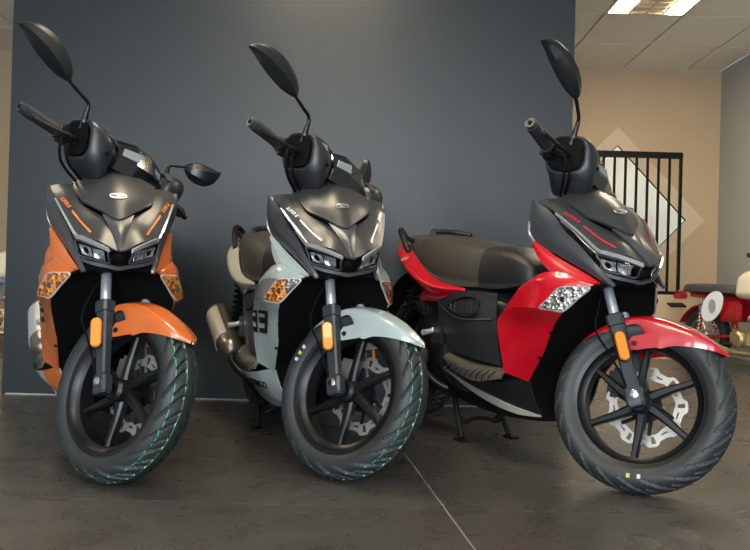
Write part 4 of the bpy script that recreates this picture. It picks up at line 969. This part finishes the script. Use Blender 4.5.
#@@MOTO
# ------------------------------------------------------------------ small vintage motorcycles behind the partition
m_mred = mat('deep_red_enamel', (0.34, 0.008, 0.012), 0.2, coat=0.8)
m_mblue = mat('pale_blue_enamel', (0.38, 0.45, 0.62), 0.25, coat=0.6)
m_tank = mat('cream_tank_enamel', (0.70, 0.64, 0.50), 0.2, coat=0.8)
m_plate = mat('white_plate', (0.80, 0.83, 0.88), 0.35)
m_platem = mat('plate_mark_grey', (0.30, 0.33, 0.38), 0.4)
m_bronze = mat('bronze_engine_metal', (0.42, 0.33, 0.20), 0.38, metal=0.7, noise=0.2, nscale=30)
def make_motorcycle(loc, rz, label, paint):
    Q = empty('motorcycle', (loc[0], loc[1], 0), rz, label, 'motorcycle', None)
    for wx, nm in ((0.0, 'rear_wheel'), (0.90, 'front_wheel')):
        c = (wx, 0, 0.23)
        prof = [(-0.022, 0.150), (-0.026, 0.158), (-0.022, 0.150), (-0.016, 0.142), (0.016, 0.142), (0.022, 0.150), (0.026, 0.158), (0.022, 0.162), (-0.022, 0.162)]
        rim = lathe(nm, prof, c, m_chrome, Q, 48, 1)
        tp = [(-0.030, 0.158), (-0.044, 0.178), (-0.046, 0.198), (-0.034, 0.220), (0.0, 0.2295), (0.034, 0.220), (0.046, 0.198), (0.044, 0.178), (0.030, 0.158)]
        lathe('tyre', tp, c, m_tyre_p, rim, 48, 1)
        lathe('hub', [(-0.05, 0.0), (-0.05, 0.030), (-0.03, 0.048), (0.03, 0.048), (0.05, 0.030), (0.05, 0.0)], c, m_steel, rim, 24, 1, closed=False)
        for k in range(16):
            t = 2*PI*k/16; sgn = 1 if k % 2 else -1
            tube('spoke', [(c[0]+0.045*math.cos(t+0.35*sgn), sgn*0.026, c[2]+0.045*math.sin(t+0.35*sgn)), (c[0]+0.145*math.cos(t), 0, c[2]+0.145*math.sin(t))], 0.0024, m_chrome, rim, None, 5)
    fr = tube('frame', [(-0.16, 0, 0.565), (0.05, 0, 0.555), (0.30, 0, 0.53), (0.52, 0, 0.56), (0.70, 0, 0.64)], [0.026, 0.034, 0.040, 0.040, 0.032], paint, Q, None, 14, 24)
    tube('down_tube', [(0.30, 0, 0.53), (0.26, 0, 0.40), (0.30, 0, 0.24)], 0.026, paint, fr, None, 12, 12)
    for sd in (-1, 1):
        tube('swingarm', [(0.30, sd*0.07, 0.25), (0.15, sd*0.075, 0.24), (0.0, sd*0.075, 0.23)], 0.014, paint, fr, None, 10, 8)
        sh = tube('rear_shock', [(-0.01, sd*0.085, 0.25), (0.02, sd*0.085, 0.53)], 0.012, m_chrome, Q, None, 10)
        tube('spring', [(-0.005+0.03*f + 0.022*math.cos(f*44), sd*0.085 + 0.022*math.sin(f*44), 0.29+0.20*f) for f in np.linspace(0, 1, 70)], 0.0045, m_mred if paint is m_mred else m_steel, sh, None, 5)
        tube('fork_leg', [(0.90, sd*0.075, 0.23), (0.84, sd*0.075, 0.40), (0.745, sd*0.075, 0.68)], [0.019, 0.019, 0.016], paint, Q, None, 12, 12)
        tube('rear_rack', [(-0.18, sd*0.06, 0.575), (-0.26, sd*0.05, 0.585), (-0.28, 0, 0.585)], 0.008, paint, Q, None, 8, 10)
    def arc(a0, a1, r, hw, n):
        return [[(r*math.cos(t), -hw, 0.23+r*math.sin(t)-0.018), (r*math.cos(t), -hw*0.6, 0.23+r*math.sin(t)), (r*math.cos(t), hw*0.6, 0.23+r*math.sin(t)), (r*math.cos(t), hw, 0.23+r*math.sin(t)-0.018)] for t in np.linspace(a0, a1, n)]
    patch('rear_mudguard', arc(1.0, 2.75, 0.262, 0.062, 8), 9, 24, 0.003, paint, Q, (0, 0, 0.23))
    patch('front_mudguard', [[(p[0]+0.90, p[1], p[2]) for p in r] for r in arc(0.35, 2.2, 0.258, 0.056, 8)], 9, 24, 0.003, paint, Q, (0.9, 0, 0.23))
    def srng(x, w, z0, z1):
        return [(x, -w*0.9, z0), (x, -w, (z0+z1)/2), (x, -w*0.7, z1), (x, w*0.7, z1), (x, w, (z0+z1)/2), (x, w*0.9, z0)]
    loft('seat', [srng(-0.17, 0.07, 0.595, 0.625), srng(-0.14, 0.10, 0.585, 0.645), srng(0.05, 0.115, 0.580, 0.648), srng(0.25, 0.11, 0.575, 0.640), srng(0.345, 0.085, 0.575, 0.632)], 20, 20, m_vinyl3, Q)
    loft('fuel_tank', [srng(0.335, 0.055, 0.57, 0.65), srng(0.38, 0.105, 0.55, 0.715), srng(0.50, 0.125, 0.545, 0.755), srng(0.62, 0.11, 0.57, 0.755), srng(0.685, 0.06, 0.60, 0.72)], 24, 20, m_tank, Q)
    for sd in (-1, 1):
        e = [(0.185+0.095*math.cos(t)+0.04*math.sin(t), sd*0.150, 0.475+0.118*math.sin(t)) for t in np.linspace(0, 2*PI, 32, endpoint=False)]
        pl = prism('number_plate', e, (0, sd, 0), 0.008, m_plate, Q)
        e2 = [(0.188+0.036*math.cos(t), sd*0.1515, 0.475+0.055*math.sin(t)) for t in np.linspace(0, 2*PI, 20, endpoint=False)]
        prism('plate_mark', e2, (0, sd, 0), 0.001, m_platem, pl)
        tube('plate_stay', [(0.155, sd*0.145, 0.465), (0.16, sd*0.04, 0.52)], 0.010, m_blackp, pl, None, 8)
        tube('foot_peg', [(0.36, sd*0.06, 0.20), (0.36, sd*0.21, 0.205)], 0.012, m_rubber, Q, None, 10)
        box('side_cover', (0.20, min(sd*0.05, sd*0.105), 0.36), (0.40, max(sd*0.05, sd*0.105), 0.52), paint, Q, 0.02)
    en = box('engine', (0.30, -0.105, 0.17), (0.50, 0.105, 0.31), m_bronze, Q, 0.025)
    lathe('clutch_cover', [(-0.135, 0.0), (-0.135, 0.045), (-0.12, 0.062), (-0.10, 0.066)], (0.40, 0, 0.24), m_bronze, en, 24, 1, closed=False)
    lathe('magneto_cover', [(0.135, 0.0), (0.135, 0.045), (0.12, 0.062), (0.10, 0.066)], (0.40, 0, 0.24), m_bronze, en, 24, 1, closed=False)
    for k in range(7):
        x = 0.505 + k*0.018
        box('cooling_fin', (x, -0.062, 0.195), (x+0.007, 0.062, 0.315), m_bronze, en, 0.002)
    box('cylinder', (0.49, -0.045, 0.205), (0.635, 0.045, 0.305), m_bronze, en, 0.01)
    tube('carburettor', [(0.52, 0.0, 0.31), (0.50, -0.02, 0.36), (0.44, -0.03, 0.40)], [0.018, 0.022, 0.030], m_bronze, en, None, 12, 10)
    ex = tube('exhaust', [(0.60, -0.04, 0.20), (0.64, -0.09, 0.15), (0.52, -0.13, 0.135), (0.30, -0.14, 0.15), (0.05, -0.15, 0.20), (-0.22, -0.155, 0.27)], [0.014, 0.015, 0.016, 0.018, 0.034, 0.034, 0.030], m_bronze, Q, None, 14, 36)
    tube('handlebar', [(0.66, -0.30, 0.855), (0.70, -0.22, 0.875), (0.735, -0.09, 0.80), (0.735, 0.09, 0.80), (0.70, 0.22, 0.875), (0.66, 0.30, 0.855)], 0.010, m_chrome, Q, None, 10, 30)
    for sd in (-1, 1):
        tube('grip', [(0.655, sd*0.315, 0.852), (0.695, sd*0.215, 0.874)], 0.017, m_rubber, Q, None, 12)
        tube('lever', [(0.735, sd*0.19, 0.865), (0.74, sd*0.25, 0.855), (0.70, sd*0.315, 0.835)], 0.006, m_alloy, Q, None, 8, 12)
        box('lever_clamp', (0.69, sd*0.19-0.018, 0.85), (0.735, sd*0.19+0.018, 0.895), m_alloy, Q, 0.006)
    hlp = lathe('headlamp', [(0.0, 0.0), (0.02, 0.045), (0.06, 0.068), (0.09, 0.072), (0.10, 0.066), (0.102, 0.0)], (0, 0, 0), m_blackp, Q, 28, 0, Matrix.Translation((0.77, 0, 0.69)), closed=False)
    lathe('headlamp_glass', [(0.1025, 0.0), (0.1025, 0.064), (0.106, 0.05), (0.110, 0.0)], (0, 0, 0), m_clear_l, hlp, 28, 0, Matrix.Translation((0.77, 0, 0.69)), closed=False)
    tl = box('tail_lamp', (-0.33, -0.05, 0.52), (-0.25, 0.05, 0.575), m_mred, Q, 0.012)
    box('plate_holder', (-0.36, -0.085, 0.46), (-0.30, 0.085, 0.475), m_blackp, tl, 0.003, Matrix.Rotation(0.5, 3, 'Y'))
    tube('stand', [(0.34, 0.09, 0.17), (0.33, 0.17, 0.01)], 0.009, m_blackp, Q, None, 8)
    return Q
make_motorcycle((2.66, 6.50), math.radians(-66), 'small red motorcycle with oval white number plate and cream tank', m_mred)
make_motorcycle((-3.25, 6.15), math.radians(8), 'small pale blue motorcycle parked beyond the open end of the partition', m_mblue)
